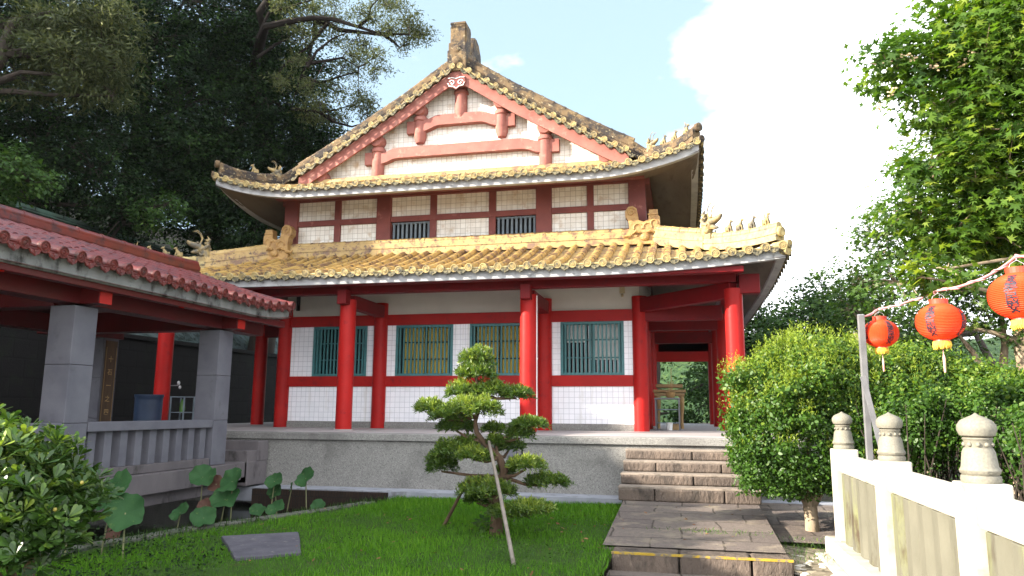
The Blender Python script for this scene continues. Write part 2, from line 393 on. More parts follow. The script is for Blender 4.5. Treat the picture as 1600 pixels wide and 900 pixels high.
# unseen pale paving, added to bounce sunlight onto the shaded hall front
MT['bounce_forecourt'] = stuff_mat('pale_bounce_paving', (.52, .49, .44), (.45, .42, .38), .8, .9, .2, bmp=.2)
g = MB(); g.box(-9, 45, -40, 2.2, -.5, -.14); part('bounce_forecourt', g, MT['bounce_forecourt'], kind='structure')

# ------------------------------------------------------------------ temple dimensions
YO, YI = 14.1, 15.9
PZ = 1.05
CX = -5.03
HALF = 4.25           # half width between the corner posts of the hall
OUTX = [-11.05, -6.75, -2.92, .95]
INX = [-9.2, -6.77, -2.93, -.87]
SIDEY = [17.9, 21.4, 24.7]
temple = thing('temple_hall', (CX, YO, 0), 'red pillared temple hall with white tiled walls under two tiers of yellow glazed roof tiles', 'temple')

# podium
m = MB(); m.box(-12.6, 1.75, 12.55, 26.2, -.6, .925)
pod = part('podium', m, MT['pebble'], temple, bevel=.01, label='pebble dashed grey podium wall below the verandah')
m = MB(); m.box(-12.65, 1.80, 12.5, 26.25, .93, PZ)
part('podium_edge', m, MT['pebble'], pod, bevel=.012)
MT['verandah'] = stuff_mat('verandah_floor', (.34, .31, .31), (.28, .26, .26), 1.5, .6, .35, bmp=.1)
m = MB(); m.box(-12.4, 1.55, 12.9, 26.1, PZ + .001, PZ + .006)
part('verandah_floor', m, MT['verandah'], temple)

# lower wall
def wall_segments(X0, X1, holes, z0, z1, y0, y1):
    m = MB(); x = X0
    for a, b in holes:
        m.box(x, a, y0, y1, z0, z1); x = b
    m.box(x, X1, y0, y1, z0, z1)
    return m
WIN = [(-8.47, -7.11), (-6.40, -5.03), (-4.64, -3.27), (-2.58, -1.21)]
W0, W1 = YI + .02, YI + .25
m = MB(); m.box(-9.2, -.87, W0, W1, 1.20, 1.99)
m2 = wall_segments(-9.2, -.87, WIN, 2.225, 3.385, W0, W1); m.add(m2.v, m2.f)
# right and left flanks
for xs in (-.87 - .23, -9.2):
    m.box(xs + .02, xs + .21, W1 + .002, 22.9, 1.2, 3.38)
part('tiled_wall', m, MT['tile'], temple)
m = MB(); m.box(-9.25, -.82, YI - .015, YI + .22, PZ, 1.198)
part('skirting', m, MT['pebble'], temple)
m = MB(); m.box(-9.2, -.87, W0, W1, 3.632, 4.9); m.box(-1.08, -.89, W1 + .002, 22.9, 3.63, 4.9); m.box(-9.18, -9.0, W1 + .002, 22.9, 3.63, 4.9)
m.box(-9.2, -.87, 22.7, 22.9, 1.1, 4.9)
part('plaster_band', m, MT['plaster'], temple)
m = MB(); m.box(-9.2, -.87, YI - .03, W1 - .01, 1.99, 2.225); m.box(-9.2, -.87, YI - .035, W1 - .01, 3.385, 3.632)
for xs in (-.87, -9.2 - .02):
    m.box(xs, xs + .03, W1, 22.9, 1.99, 2.225); m.box(xs, xs + .035, W1, 22.9, 3.385, 3.63)
each('wall_rail', m, MT['red'], temple, bevel=.008)

# windows
def window(x0, x1, kind, label=None):
    z0, z1 = 2.225, 3.385; fw = .06
    f = MB(); y0, y1 = YI + .0, YI + .10
    f.box(x0, x0 + fw, y0, y1, z0, z1); f.box(x1 - fw, x1, y0, y1, z0, z1)
    f.box(x0 + fw, x1 - fw, y0, y1, z0, z0 + fw); f.box(x0 + fw, x1 - fw, y0, y1, z1 - fw, z1)
    win = part('window', f, MT['teal'], temple, bevel=.006)
    if label: win['label'] = label
    b = MB(); n = 14
    for i in range(n):
        xc = x0 + fw + (x1 - x0 - 2 * fw) * (i + .5) / n
        b.box(xc - .019, xc + .019, y0 + .012, y0 + .05, z0 + fw, z1 - fw)
    part('window_bars', b, MT['teal'], win, bevel=.004)
    s = MB(); ys = y0 + .13
    for xc in (x0 + .09, (x0 + x1) / 2, x1 - .09): s.box(xc - .03, xc + .03, ys, ys + .03, z0 + .03, z1 - .03)
    for k in (1, 2):
        zc = z0 + (z1 - z0) * k / 3; s.box(x0 + .12, x1 - .12, ys + .004, ys + .026, zc - .014, zc + .014)
    part('sash', s, MT['darkroom'] if kind == 'curtain' else MT['teal'], win)
    p = MB(); p.box(x0 + .05, x1 - .05, ys + .034, ys + .04, z0 + .03, z1 - .03)
    if kind == 'curtain':
        c = MB(); rows = []
        for zz in (z0, z1):
            rows.append([(x0 + .05 + (x1 - x0 - .1) * i / 60, ys + .06 + .018 * sin(i * 1.1) + .01 * sin(i * .37), zz) for i in range(61)])
        c.sheet(rows); part('curtain', c, MT['curtain'], win, smooth=True)
    else:
        part('pane', p, MT['glass_dark'], win)
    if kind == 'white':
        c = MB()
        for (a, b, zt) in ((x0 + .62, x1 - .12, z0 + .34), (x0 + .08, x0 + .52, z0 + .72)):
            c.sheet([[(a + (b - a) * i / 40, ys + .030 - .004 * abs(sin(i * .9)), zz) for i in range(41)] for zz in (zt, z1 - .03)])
        part('curtain', c, MT['white'], win, smooth=True)  # white sheets stand in for sky reflected in the glass
m_, t_, b_, _o = newmat('dark_window_glass'); b_.inputs['Base Color'].default_value = (.012, .014, .015, 1); b_.inputs['Roughness'].default_value = .04
b_.inputs['Specular IOR Level'].default_value = .9; MT['glass_dark'] = m_
window(*WIN[0], 'dark'); window(*WIN[1], 'curtain', 'window with yellow curtain showing between teal bars'); window(*WIN[2], 'curtain', 'window with yellow curtain behind the pruned tree'); window(*WIN[3], 'white', 'window with white sky reflection sheets behind teal bars beside the side verandah')

# columns
def column(x, y, z1, r=.165):
    m = MB(); m.lathe([(r * 1.02, PZ), (r, PZ + .06), (r, z1)], (x, y, 0), 28); return m
for x in OUTX: part('column', column(x, YO, 3.72), MT['red'], temple, smooth=True)
for x in INX: part('column', column(x, YI, 3.9, .16), MT['red'], temple, smooth=True)
for y in SIDEY:
    for x in (OUTX[0], OUTX[3]): part('column', column(x, y, 3.72), MT['red'], temple, smooth=True)
for y in SIDEY[:2]: part('column', column(INX[3], y, 3.9, .15), MT['red'], temple, smooth=True)
part('column', column(INX[0], 18.4, 3.9, .15), MT['red'], temple, smooth=True)
# base pads under the outer columns
m = MB()
for x in OUTX: m.lathe([(.20, PZ + .004), (.20, PZ + .022), (.175, PZ + .03)], (x, YO, 0), 28)
each('column_base', m, MT['verandah'], temple, smooth=True)
# beams
m = MB()
m.box(-11.5, 1.0, YO - .11, YO + .11, 3.84, 4.10)
m.box(.83, 1.07, YO - .5, 25.0, 3.842, 4.098) if False else m.box(.84, 1.06, YO + .112, 24.9, 3.84, 4.098)
m.box(-11.16, -10.94, YO + .112, 24.9, 3.84, 4.098)
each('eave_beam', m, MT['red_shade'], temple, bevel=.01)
m = MB()
m.box(-11.3, 1.1, YO - .70, YO - .50, 3.92, 4.03)
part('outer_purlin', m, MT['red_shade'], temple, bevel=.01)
m = MB()
for x in OUTX[:3]:
    m.box(x - .10, x + .10, YO - .34, YO - .112, 3.60, 3.90)        # beam end standing out of the column
    m.box(x - .10, x + .10, YO + .10, YI - .02, 3.56, 3.835)
m.box(.95 + .1, 1.42, YO - .12, YO + .12, 3.62, 3.98)
m.beam((.95, YO, 3.70), (INX[3], YI, 3.70), .2, .30)
m.beam((OUTX[0], YO, 3.70), (INX[0], YI, 3.70), .2, .30)
for y in (YI, ) + tuple(SIDEY):
    m.box(INX[3] + .1, .83, y - .1, y + .1, 3.36, 3.66)
    if y > 17: m.box(-10.94, -9.3, y - .1, y + .1, 3.36, 3.66)
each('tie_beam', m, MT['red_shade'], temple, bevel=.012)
m = MB(); m.box(-1.1, .93, 24.6, 24.8, 3.05, 4.35); part('gap_panel', m, MT['red'], temple)  # panel added to close the bright sky gap under the roof end
# things fixed to the wall
m = MB(); m.box(-8.92, -8.86, YI - .06, YI + .01, 3.78, 4.15); m.tube([(-8.89, YI - .08, 3.77), (-8.89, YI - .08, 4.16)], .022, 8)
part('strip_lamp', m, MT['darkroom'], temple)
m = MB(); m.box(-1.28, -1.17, YI - .05, YI + .018, 3.98, 4.14); m.lathe([(.03, 0), (.03, .05), (.01, .07)], (-1.225, YI - .03, 3.9), 10)
part('sensor_box', m, stuff_mat('beige_plastic', (.45, .38, .22), (.4, .33, .2), 5, .5, bmp=0), temple)
m = MB(); m.tube([(-2.75, YO - .02, 1.15), (-2.75, YO - .02, 3.7)], .012, 6); m.lathe([(.02, 0), (.02, .03)], (-2.75, YO - .02, 2.45), 8)
part('conduit', m, MT['white'], temple)
m = MB(); m.box(-2.95, -2.79, 12.47, 12.548, .70, .86); part('meter_box', m, MT['conc'], temple, bevel=.006)
m = MB(); m.tube([(-2.70, 12.535, .93), (-2.70, 12.535, .62)], .012, 6); m.box(-2.735, -2.66, 12.5, 12.548, .68, .74); part('cable', m, MT['darkroom'], temple)

# upper storey
UZ0, UZ1 = 4.88, 6.50
UW0, UW1 = YI + .03, YI + .26
holes = [(-6.61, -5.64), (-4.06, -3.12)]
m = wall_segments(-9.2, -.87, holes, 4.95, 5.83, UW0, UW1); m.box(-9.2, -.87, UW0, UW1, 5.83, 6.45)
m.box(-1.10, -.87, UW1 + .002, 22.9, 4.95, 6.45); m.box(-9.2, -8.97, UW1 + .002, 22.9, 4.95, 6.45)
part('upper_tiled_wall', m, MT['tile_old'], temple)
m = MB()
for a, b in ((-9.37, -9.02), (-6.965, -6.605), (-3.12, -2.765), (-1.055, -.68)): m.box(a, b, YI - .06, YI + .29, 4.9, 6.66)
for y in (18.3, 20.7, 22.7): m.box(-.9, -.72, y - .15, y + .15, 4.9, 6.66)
each('upper_post', m, MT['red_faded'], temple, bevel=.012)
m = MB()
for a, b in ((-8.06, -7.90), (-5.64, -5.485), (-4.22, -4.06), (-1.965, -1.82)): m.box(a, b, YI - .03, YI + .2, 4.9, 6.44)
each('upper_stud', m, MT['red_faded'], temple, bevel=.008)
m = MB()
for a, b in ((-9.02, -6.965), (-6.605, -3.12), (-2.765, -1.055)):
    m.box(a, b, YI - .035, YI + .2, 5.83, 5.965)
    m.box(a, b, YI - .05, YI + .2, 6.44, 6.60)
each('upper_rail', m, MT['red_faded'], temple, bevel=.008)
for a, b in holes:
    m = MB(); n = 9
    m.box(a + .002, b - .002, YI + .045, YI + .095, 5.79, 5.828); m.box(a + .002, b - .002, YI + .045, YI + .095, 5.00, 5.03)
    for i in range(n):
        xc = a + (b - a) * (i + .5) / n; m.box(xc - .026, xc + .026, YI + .05, YI + .09, 5.03, 5.79)
    vs_ = part('vent_slats', m, MT['greybar'], temple, bevel=.006)
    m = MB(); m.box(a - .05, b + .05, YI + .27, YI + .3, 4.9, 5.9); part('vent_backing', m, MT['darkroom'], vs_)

# ------------------------------------------------------------------ roofs
def roof_run(mb, S, a, v0, r, joint, aw=.001):
    """one barrel tile run down the surface S(a, v) from v0 to 1"""
    P = []; k = 24
    pts = [Vector(S(a, v0 + (1 - v0) * i / k)) for i in range(k + 1)]
    L_ = sum((pts[i + 1] - pts[i]).length for i in range(k))
    n = max(1, int(round(L_ / joint)))
    lat = (Vector(S(a + .01, 1)) - Vector(S(a, 1))).normalized()
    for j in range(n):
        va, vb = v0 + (1 - v0) * j / n, v0 + (1 - v0) * (j + 1) / n
        p, q = Vector(S(a, va)), Vector(S(a, vb)); d = (q - p).normalized(); up_ = lat.cross(d)
        if up_.z < 0: up_ = -up_
        rj = random.uniform(-.003, .003)
        R0, R1 = r * .94 + rj, r * 1.04 + rj
        V = []
        for (o, R) in ((p, R0), (q + d * .012, R1)):
            for i in range(8):
                t = -.15 + (pi + .3) * i / 7
                V.append(o + lat * (R * cos(t)) + up_ * (R * sin(t) + .012))
        F = [(i, i + 1, i + 9, i + 8) for i in range(7)] + [tuple(range(8, 16))]
        mb.add(V, F)

def pan_run(mb, S, a0, a1, v0, step):
    """overlapping pan tiles in the valley between two runs"""
    am = (a0 + a1) / 2
    L_ = (Vector(S(am, 1)) - Vector(S(am, v0))).length
    n = max(1, int(round(L_ / step)))
    for j in range(n):
        va, vb = v0 + (1 - v0) * j / n, min(1, v0 + (1 - v0) * (j + 1.15) / n)
        V = []
        for v, lift in ((va, .0), (vb, .020)):
            for (a, dz) in ((a0, .035), ((a0 * 3 + a1) / 4, .008), (am, 0), ((a0 + a1 * 3) / 4, .008), (a1, .035)):
                p = Vector(S(a, v)); V.append((p.x, p.y, p.z - .03 + dz + lift))
        for k in range(4): V.append((V[5 + k][0], V[5 + k][1], V[5 + k][2] - .02))
        V.append((V[9][0], V[9][1], V[9][2] - .02))
        mb.add(V, [(0, 1, 6, 5), (1, 2, 7, 6), (2, 3, 8, 7), (3, 4, 9, 8), (5, 6, 11, 10), (6, 7, 12, 11), (7, 8, 13, 12), (8, 9, 14, 13)])

def cap_disc(mb, p, out, r):
    mb.lathe([(r * .98, -.05), (r, -.006), (r * .92, .006), (r * .78, .006), (r * .74, -.003), (r * .5, -.003), (r * .46, .006), (r * .34, .006), (r * .3, -.002), (r * .14, .004), (.001, .009)], p, 16, out)
def drip(mb, p, lat, out, w, h):
    poly = [(-w / 2, .02), (-w / 2 * .96, -h * .25), (-w * .38, -h * .42), (-w * .30, -h * .72), (-w * .14, -h * .82), (0, -h), (w * .14, -h * .82), (w * .30, -h * .72), (w * .38, -h * .42), (w / 2 * .96, -h * .25), (w / 2, .02), (w * .3, -.015), (0, -.03), (-w * .3, -.015)]
    o = Vector(out); u = (Vector((0, 0, 1)) + o * -.25).normalized()
    mb.prism(poly, Vector(p), lat, u, o, .018)
    # raised rim and boss
    mb.tube([Vector(p) + Vector(lat) * x + u * (y + .012) + o * .02 for x, y in poly[1:10]], .006, 4)
    mb.ell(Vector(p) + u * (-h * .42) + o * .018, (.02, .012, .02), 6, 4)

def eave_face(S, a0, a1, spacing, vstart, out, r, mb_run, mb_pan, mb_cap, mb_drip, pans=True, joint=.30, pstep=.13):
    n = int(round((a1 - a0) / spacing)); sp = (a1 - a0) / n
    out = Vector(out).normalized()
    bed = [Vector(S(a0 + (a1 - a0) * i / 60, 1)) for i in range(61)]      # mortar bed the end tiles are set in
    mb_cap.tube([p + out * .015 + Vector((0, 0, .0)) for p in bed], .026, 6); mb_drip.tube([p + out * .022 + Vector((0, 0, -.032)) for p in bed], .020, 6)
    for i in range(n + 1):
        a = a0 + i * sp
        e = Vector(S(a, 1)); lat = (Vector(S(a + .02, 1)) - Vector(S(a - .02, 1))).normalized()
        v0 = vstart(a)
        if v0 < .97: roof_run(mb_run, S, a, v0, r, joint)
        nrm = (out + Vector((0, 0, -.12))).normalized()
        jt = Vector((random.uniform(-.004, .004), random.uniform(-.004, .004), random.uniform(-.006, .006)))
        cap_disc(mb_cap, e + out * .06 + Vector((0, 0, .008)) + jt, (nrm + jt * 6).normalized(), r * 1.16)
        if i < n:
            am = a + sp / 2; p = Vector(S(am, 1)) + out * .03 + Vector((0, 0, -.02)) + jt
            drip(mb_drip, p, (lat + jt * 5).normalized(), out, sp * .66, r * 1.5)
            vv = max(vstart(a), vstart(a + sp))
            if pans and vv < .97: pan_run(mb_pan, S, a, a + sp, vv, pstep)

def smooth01(t): t = max(0, min(1, t)); return t * t * (3 - 2 * t)
# ---- lower roof
D1 = 2.63
def lift1(u): return .20 * max(0, (u + .45) / 1.45) ** 2.2
def zp1(v): return 5.10 - .97 * (1.22 * v - .22 * v * v)
def S1f(a, v):
    u = (abs(a - CX) - HALF) / D1; return (a, YI - v * D1, zp1(v) + lift1(u) * v)
def S1r(b, v):
    u = (YI - b) / D1; return (CX + HALF + v * D1, b, zp1(v) + lift1(u) * v)
def S1l(b, v):
    u = (YI - b) / D1; return (CX - HALF - v * D1, b, zp1(v) + lift1(u) * v)
xl, xr = CX - HALF - D1, CX + HALF + D1
def new_face(): return (MB(), MB(), MB(), MB())
F1 = [new_face() for _ in range(3)]
(runs, pans, caps, drips) = F1[0]
eave_face(S1f, xl + .10, xr - .10, .282, lambda a: max(.09, (abs(a - CX) - HALF) / D1 + .04), (0, -1, 0), .068, runs, pans, caps, drips)
eave_face(S1r, YI - D1 + .12, 25.2, .282, lambda b: max(.09, (YI - b) / D1 + .04), (1, 0, 0), .068, *F1[1])
eave_face(S1l, YI - D1 + .12, 22.0, .282, lambda b: max(.09, (YI - b) / D1 + .04), (-1, 0, 0), .068, *F1[2], pans=False)
def deck(S, a0, a1, n, dz0, dz1, vs=None, k=6, vmax=1.0):
    rows = []
    for j in range(k + 1):
        row = []
        for i in range(n + 1):
            a = a0 + (a1 - a0) * i / n; v0 = max(0, vs(a)) if vs else 0
            v = v0 + (vmax - v0) * j / k; p = S(a, v); row.append((p[0], p[1], p[2] + dz0 + (dz1 - dz0) * v))
        rows.append(row)
    return rows
def hipv(S_is_side):
    return (lambda b: (YI - b) / D1) if S_is_side else (lambda a: (abs(a - CX) - HALF) / D1)
dk = MB()
dk.sheet(deck(S1f, xl, xr, 60, -.045, -.045, hipv(False), vmax=.985)); dk.sheet(deck(S1r, YI - D1, 25.3, 50, -.045, -.045, hipv(True), vmax=.985)); dk.sheet(deck(S1l, YI - D1, 25.3, 50, -.045, -.045, hipv(True), vmax=.985))
lower = part('lower_roof', dk, MT['ytile_old'], temple, smooth=True, label='lower skirt roof of yellow glazed tiles')
def face_parts(F, roof_):
    for (runs, pans, caps, drips) in F:
        part('barrel_tiles', runs, MT['ytile'], roof_, smooth=True)
        if pans.v: part('pan_tiles', pans, MT['ytile_pale'], roof_)
        part('cap_tiles', caps, MT['ycap'], roof_, smooth=True)
        part('drip_tiles', drips, MT['ydrip'], roof_)
face_parts(F1, lower)
def fascia_and_soffit(S, a0, a1, n, out, set_in, h, D, vs, zin, yin_v, dzs=None):
    """concrete eave band just behind the tile ends, and the sloping soffit back to the beam"""
    f, s = MB(), MB(); out = Vector(out); rows_f = []; A = []; B = []; C = []; E_ = []
    for i in range(n + 1):
        a = a0 + (a1 - a0) * i / n; e = Vector(S(a, 1)) - out * set_in
        hh = h
        A.append(e + Vector((0, 0, -.03))); B.append(e + Vector((0, 0, -.03 - hh))); C.append(e - out * .14 + Vector((0, 0, -.03 - hh))); E_.append(e - out * .14 + Vector((0, 0, -.03)))
    f.sheet([A, B, C, E_, A])
    f.add([A[0], B[0], C[0], E_[0]], [(0, 1, 2, 3)]); f.add([A[-1], B[-1], C[-1], E_[-1]], [(0, 1, 2, 3)])
    rows = []
    for j in range(7):
        row = []
        for i in range(n + 1):
            a = a0 + (a1 - a0) * i / n; v0 = max(0, vs(a)); v = 1 - (1 - v0) * j / 6
            p = Vector(S(a, v)); z = p.z - (.03 + h) * 1.0 + .02
            t = j / 6
            row.append((p.x - (out.x * set_in if j == 0 else 0), p.y - (out.y * set_in if j == 0 else 0), z - zin * t * (1 - v0)))
        rows.append(row)
    s.sheet(rows)
    return f, s
f1, s1 = fascia_and_soffit(S1f, xl + .05, xr - .05, 60, (0, -1, 0), .05, .17, D1, hipv(False), .12, 0)
f2, s2 = fascia_and_soffit(S1r, YI - D1 + .05, 25.3, 60, (1, 0, 0), .05, .17, D1, hipv(True), .12, 0)
f3, s3 = fascia_and_soffit(S1l, YI - D1 + .05, 25.3, 60, (-1, 0, 0), .05, .17, D1, hipv(True), .12, 0)
for q in (f1, f2, f3): part('eave_board', q, MT['fascia'], lower)
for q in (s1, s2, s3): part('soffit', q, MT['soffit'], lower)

# ridges: stacked courses with a barrel on top, following a path
def ridge(mb, path, w, h, top=.075, courses=((0, .34, 1.0), (.34, .42, .78), (.42, .72, .9), (.72, .80, .75))):
    path = [Vector(p) for p in path]
    up_ = Vector((0, 0, 1))
    for (f0, f1_, ww) in courses:
        L_, R_ = [], []
        rows = []
        for i, p in enumerate(path):
            t = (path[min(i + 1, len(path) - 1)] - path[max(i - 1, 0)]); t.z = 0; t.normalize(); sd = Vector((t.y, -t.x, 0))
            rows.append([p + sd * (w * ww / 2) + up_ * (h * f0), p + sd * (w * ww / 2) + up_ * (h * f1_), p - sd * (w * ww / 2) + up_ * (h * f1_), p - sd * (w * ww / 2) + up_ * (h * f0)])
        mb.sheet(rows)
        for r_ in (rows[0], rows[-1]): mb.add(r_, [(0, 1, 2, 3)])
    # barrels on top with joints
    seglen = 0; pts = [p + up_ * (h * .80 + top * .35) for p in path]
    mb.tube(pts, top, 10)
    acc = 0
    for i in range(len(pts) - 1):
        d = pts[i + 1] - pts[i]; n = max(1, int(d.length / .28))
        for k in range(n):
            q = pts[i] + d * (k / n); mb.tube([q, q + d.normalized() * .05], top * 1.1, 10)

def dense(pts, n):
    pts = [Vector(p) for p in pts]; out = []
    for i in range(len(pts) - 1):
        for k in range(n): out.append(pts[i].lerp(pts[i + 1], k / n))
    return out + [pts[-1]]
# ridge against the upper wall
m = MB(); ridge(m, [(-9.1, YI - .20, 4.98), (-.95, YI - .20, 4.98)], .24, .36, .075)
ridge(m, [(-.70, YI - .1, 4.98), (-.70, 22.9, 4.98)], .24, .36, .075)
part('wall_ridge', m, MT['ytile_pale'], lower, smooth=True)
def hip_pts(S_x, D, z_of, v0, v1, n, sgn, lift):
    return [(CX + sgn * (HALF + v * D), YI - v * D, z_of(v) + lift(v) * v) for v in [v0 + (v1 - v0) * i / n for i in range(n + 1)]]
def hip1(v, sgn): return Vector((CX + sgn * (HALF + v * D1), YI - v * D1, zp1(v) + lift1(v) * v))
for sgn in (1, -1):
    m = MB()
    ridge(m, [hip1(v, sgn) + Vector((0, 0, -.02)) for v in np.linspace(.0, .50, 9)], .26, .40, .085)
    part('hip_ridge', m, MT['ytile_pale'], lower, smooth=True)
    m = MB()
    ridge(m, [hip1(v, sgn) + Vector((0, 0, -.03 + .15 * max(0, (v - .5) / .5) ** 1.6)) for v in np.linspace(.495, .955, 9)], .23, .30, .08)
    e = hip1(.955, sgn) + Vector((0, 0, .22)); dd = Vector((sgn, -1, 0)).normalized()
    m.lathe([(.095, -.08), (.098, 0), (.07, .015), (.05, .005), (.001, .012)], e + dd * .05 + Vector((0, 0, .04)), 16, dd)
    e2 = hip1(1.0, sgn)
    m.tube([e2 - dd * .34 + Vector((0, 0, -.06)), e2 + dd * .0 + Vector((0, 0, -.085))], .085, 10)
    cap_disc(m, e2 + Vector((0, 0, .03)) + dd * .03, dd, .075); m.tube([e2 - dd * .3 + Vector((0, 0, .05)), e2 + dd * .03 + Vector((0, 0, .03))], .07, 10)
    part('hip_ridge_end', m, MT['ycap'], lower, smooth=True)

# ---- ornament sculptures cast into the ridges
def Rz(a): return Matrix.Rotation(a, 3, 'Z')
def place(mb, src, p, ang, s):
    R = Rz(ang); mb.add([Vector(p) + R @ (Vector(q) * s) for q in src.v], src.f)
def sitting_beast(seed, tail=True, crest=False):
    """a small sitting ridge beast, facing +x, base at z=0, about 1 tall"""
    m = MB(); rg = random.Random(seed)
    m.tube([(-.28, 0, .02), (-.24, 0, .22), (-.10, 0, .42), (.04, 0, .60), (.10, 0, .76)], [.16, .21, .19, .14, .10], 9)
    m.ell((.16, 0, .86), (.15, .11, .12), 9, 6); m.tube([(.2, 0, .84), (.34, 0, .80)], [.075, .05], 7)
    for sy in (-1, 1):
        m.tube([(.10, sy * .08, .50), (.18, sy * .08, .25), (.17, sy * .09, 0)], [.07, .05, .055], 6)
        m.tube([(-.22, sy * .13, .18), (.02, sy * .15, .20), (.04, sy * .15, .02)], [.11, .09, .06], 6)
        m.tube([(.10, sy * .07, .94), (.04, sy * .09, 1.06)], [.035, .012], 5)
    if tail: m.tube([(-.30, 0, .10), (-.42, 0, .25), (-.38, 0, .48), (-.30, 0, .55)], [.06, .08, .08, .03], 6)
    if crest: m.tube([(-.1, 0, .45), (-.22, 0, .75), (-.12, 0, 1.0), (-.2, 0, 1.28)], [.07, .06, .05, .02], 6)
    m.box(-.34, .26, -.15, .15, -.06, .03)
    return m
def dragon_head():
    """ridge dragon head facing +x, base at z=0, about 1 tall"""
    m = MB()
    m.box(-.55, .15, -.22, .22, -.08, .16)
    m.tube([(-.30, 0, .1), (-.26, 0, .35), (-.12, 0, .55), (.05, 0, .66)], [.26, .27, .24, .20], 10)
    m.tube([(.0, 0, .70), (.25, 0, .74), (.50, 0, .82), (.60, 0, .90)], [.20, .16, .11, .07], 9)       # upper jaw turned up
    m.tube([(.0, 0, .50), (.22, 0, .42), (.40, 0, .38)], [.16, .10, .05], 8)                           # lower jaw
    m.ell((.56, 0, .90), (.08, .09, .06), 8, 5)
    for sy in (-1, 1):
        m.ell((.14, sy * .14, .86), (.07, .05, .06), 8, 5)
        m.tube([(.0, sy * .10, .85), (-.08, sy * .12, 1.12), (.02, sy * .13, 1.36), (.20, sy * .14, 1.48), (.36, sy * .14, 1.44)], [.035, .03, .026, .02, .01], 6)
        m.tube([(-.05, sy * .16, .55), (-.2, sy * .22, .62), (-.34, sy * .2, .8), (-.30, sy * .16, .92)], [.10, .09, .07, .03], 7)
        m.tube([(-.15, sy * .2, .28), (.0, sy * .24, .24), (.06, sy * .2, .36)], [.07, .06, .03], 6)
    for k in range(6):   # mane flames up the back
        z = .25 + .15 * k; x = -.40 - .05 * sin(k * 1.2)
        m.tube([(x + .12, 0, z), (x - .04, 0, z + .1), (x - .02 + .02 * k, 0, z + .28)], [.12, .09, .015], 7)
    return m
BE = MT['ytile_old']
MT['beast'] = stuff_mat('glazed_beast', (.30, .22, .09), (.20, .15, .07), 6, .6, .4, spots=((.09, .08, .06), 5, .48, .60), bmp=.7, bscale=40)
MT['carved'] = stuff_mat('carved_ornament', (.38, .23, .08), (.28, .165, .055), 7, .55, .4, spots=((.26, .14, .05), 12, .50, .62), bmp=.8, bscale=30, bdist=.015)
for sgn in (1, -1):
    m = MB(); p = hip1(.53, sgn); place(m, dragon_head(), p + Vector((0, 0, .22)), -pi / 4 if sgn > 0 else -3 * pi / 4, .46)
    part('ridge_dragon', m, MT['beast'], lower, smooth=True)
    for k, v in enumerate((.655, .725, .80, .885)):
        m = MB(); p = hip1(v, sgn) + Vector((0, 0, .30 + .15 * max(0, (v - .5) / .5) ** 1.6))
        place(m, sitting_beast(k, crest=(k == 3)), p, -pi / 4 if sgn > 0 else -3 * pi / 4, .245)
        part('ridge_beast', m, MT['beast'], lower, smooth=True)
# scroll plaques where the hip ridges leave the wall
for sgn in (1, -1):
    m = MB(); c = (CX + sgn * (HALF + .06), YI - .42, 4.98)
    # outline: inner end has the curl, outer end the little battlement
    poly = [(-.33, 0), (.30, 0), (.30, .34), (.34, .38), (.34, .56), (.30, .60), (.30, .72), (.12, .72), (.10, .50), (.0, .46), (-.10, .50), (-.12, .66), (-.14, .76), (-.22, .82), (-.32, .80), (-.39, .70), (-.38, .58), (-.32, .50), (-.30, .34)]
    poly = [(sgn * x, y) for x, y in poly]
    if sgn < 0: poly = poly[::-1]
    m.prism(poly, c, (1, 0, 0), (0, 0, 1), (0, 1, 0), .22)
    sp = [(sgn * (-.25 + .115 * (1 - t / 11) * cos(-.6 + t * .95)), .68 + .115 * (1 - t / 11) * sin(-.6 + t * .95)) for t in np.linspace(0, 9.5, 26)]
    m.tube([(c[0] + x, c[1] - .005, c[2] + y) for x, y in sp], .018, 6)
    for (x, y, r) in ((-.12, .33, .09), (.08, .34, .09), (.22, .42, .07), (-.2, .16, .06)):
        m.tube([(c[0] + sgn * x + r * cos(t), c[1] - .005, c[2] + y + r * sin(t)) for t in np.linspace(-.3, 3.5, 10)], .02, 6)
    m.ell((c[0] + sgn * .02, c[1] - .02, c[2] + .12), (.10, .06, .09), 10, 6)
    for s2_ in (-1, 1):
        m.tube([(c[0] + s2_ * .06, c[1] - .04, c[2] + .22), (c[0] + s2_ * .16, c[1] - .05, c[2] + .25), (c[0] + s2_ * .22, c[1] - .04, c[2] + .20)], [.03, .035, .012], 6)
    m.tube([(c[0] - sgn * .28, c[1] - .0, c[2] + .16), (c[0] - sgn * .42, c[1] - .03, c[2] + .14), (c[0] - sgn * .47, c[1] - .03, c[2] + .19)], [.05, .035, .01], 6)
    m.box(c[0] + sgn * .20 - .11, c[0] + sgn * .20 + .11, c[1] - .02, c[1] - .001, 4.98 + .60, 4.98 + .63)
    m.box(c[0] - .36, c[0] + .33, c[1] - .03, c[1] + .25, 4.95, 5.02)
    part('scroll_plaque', m, MT['carved'], lower, bevel=.006)

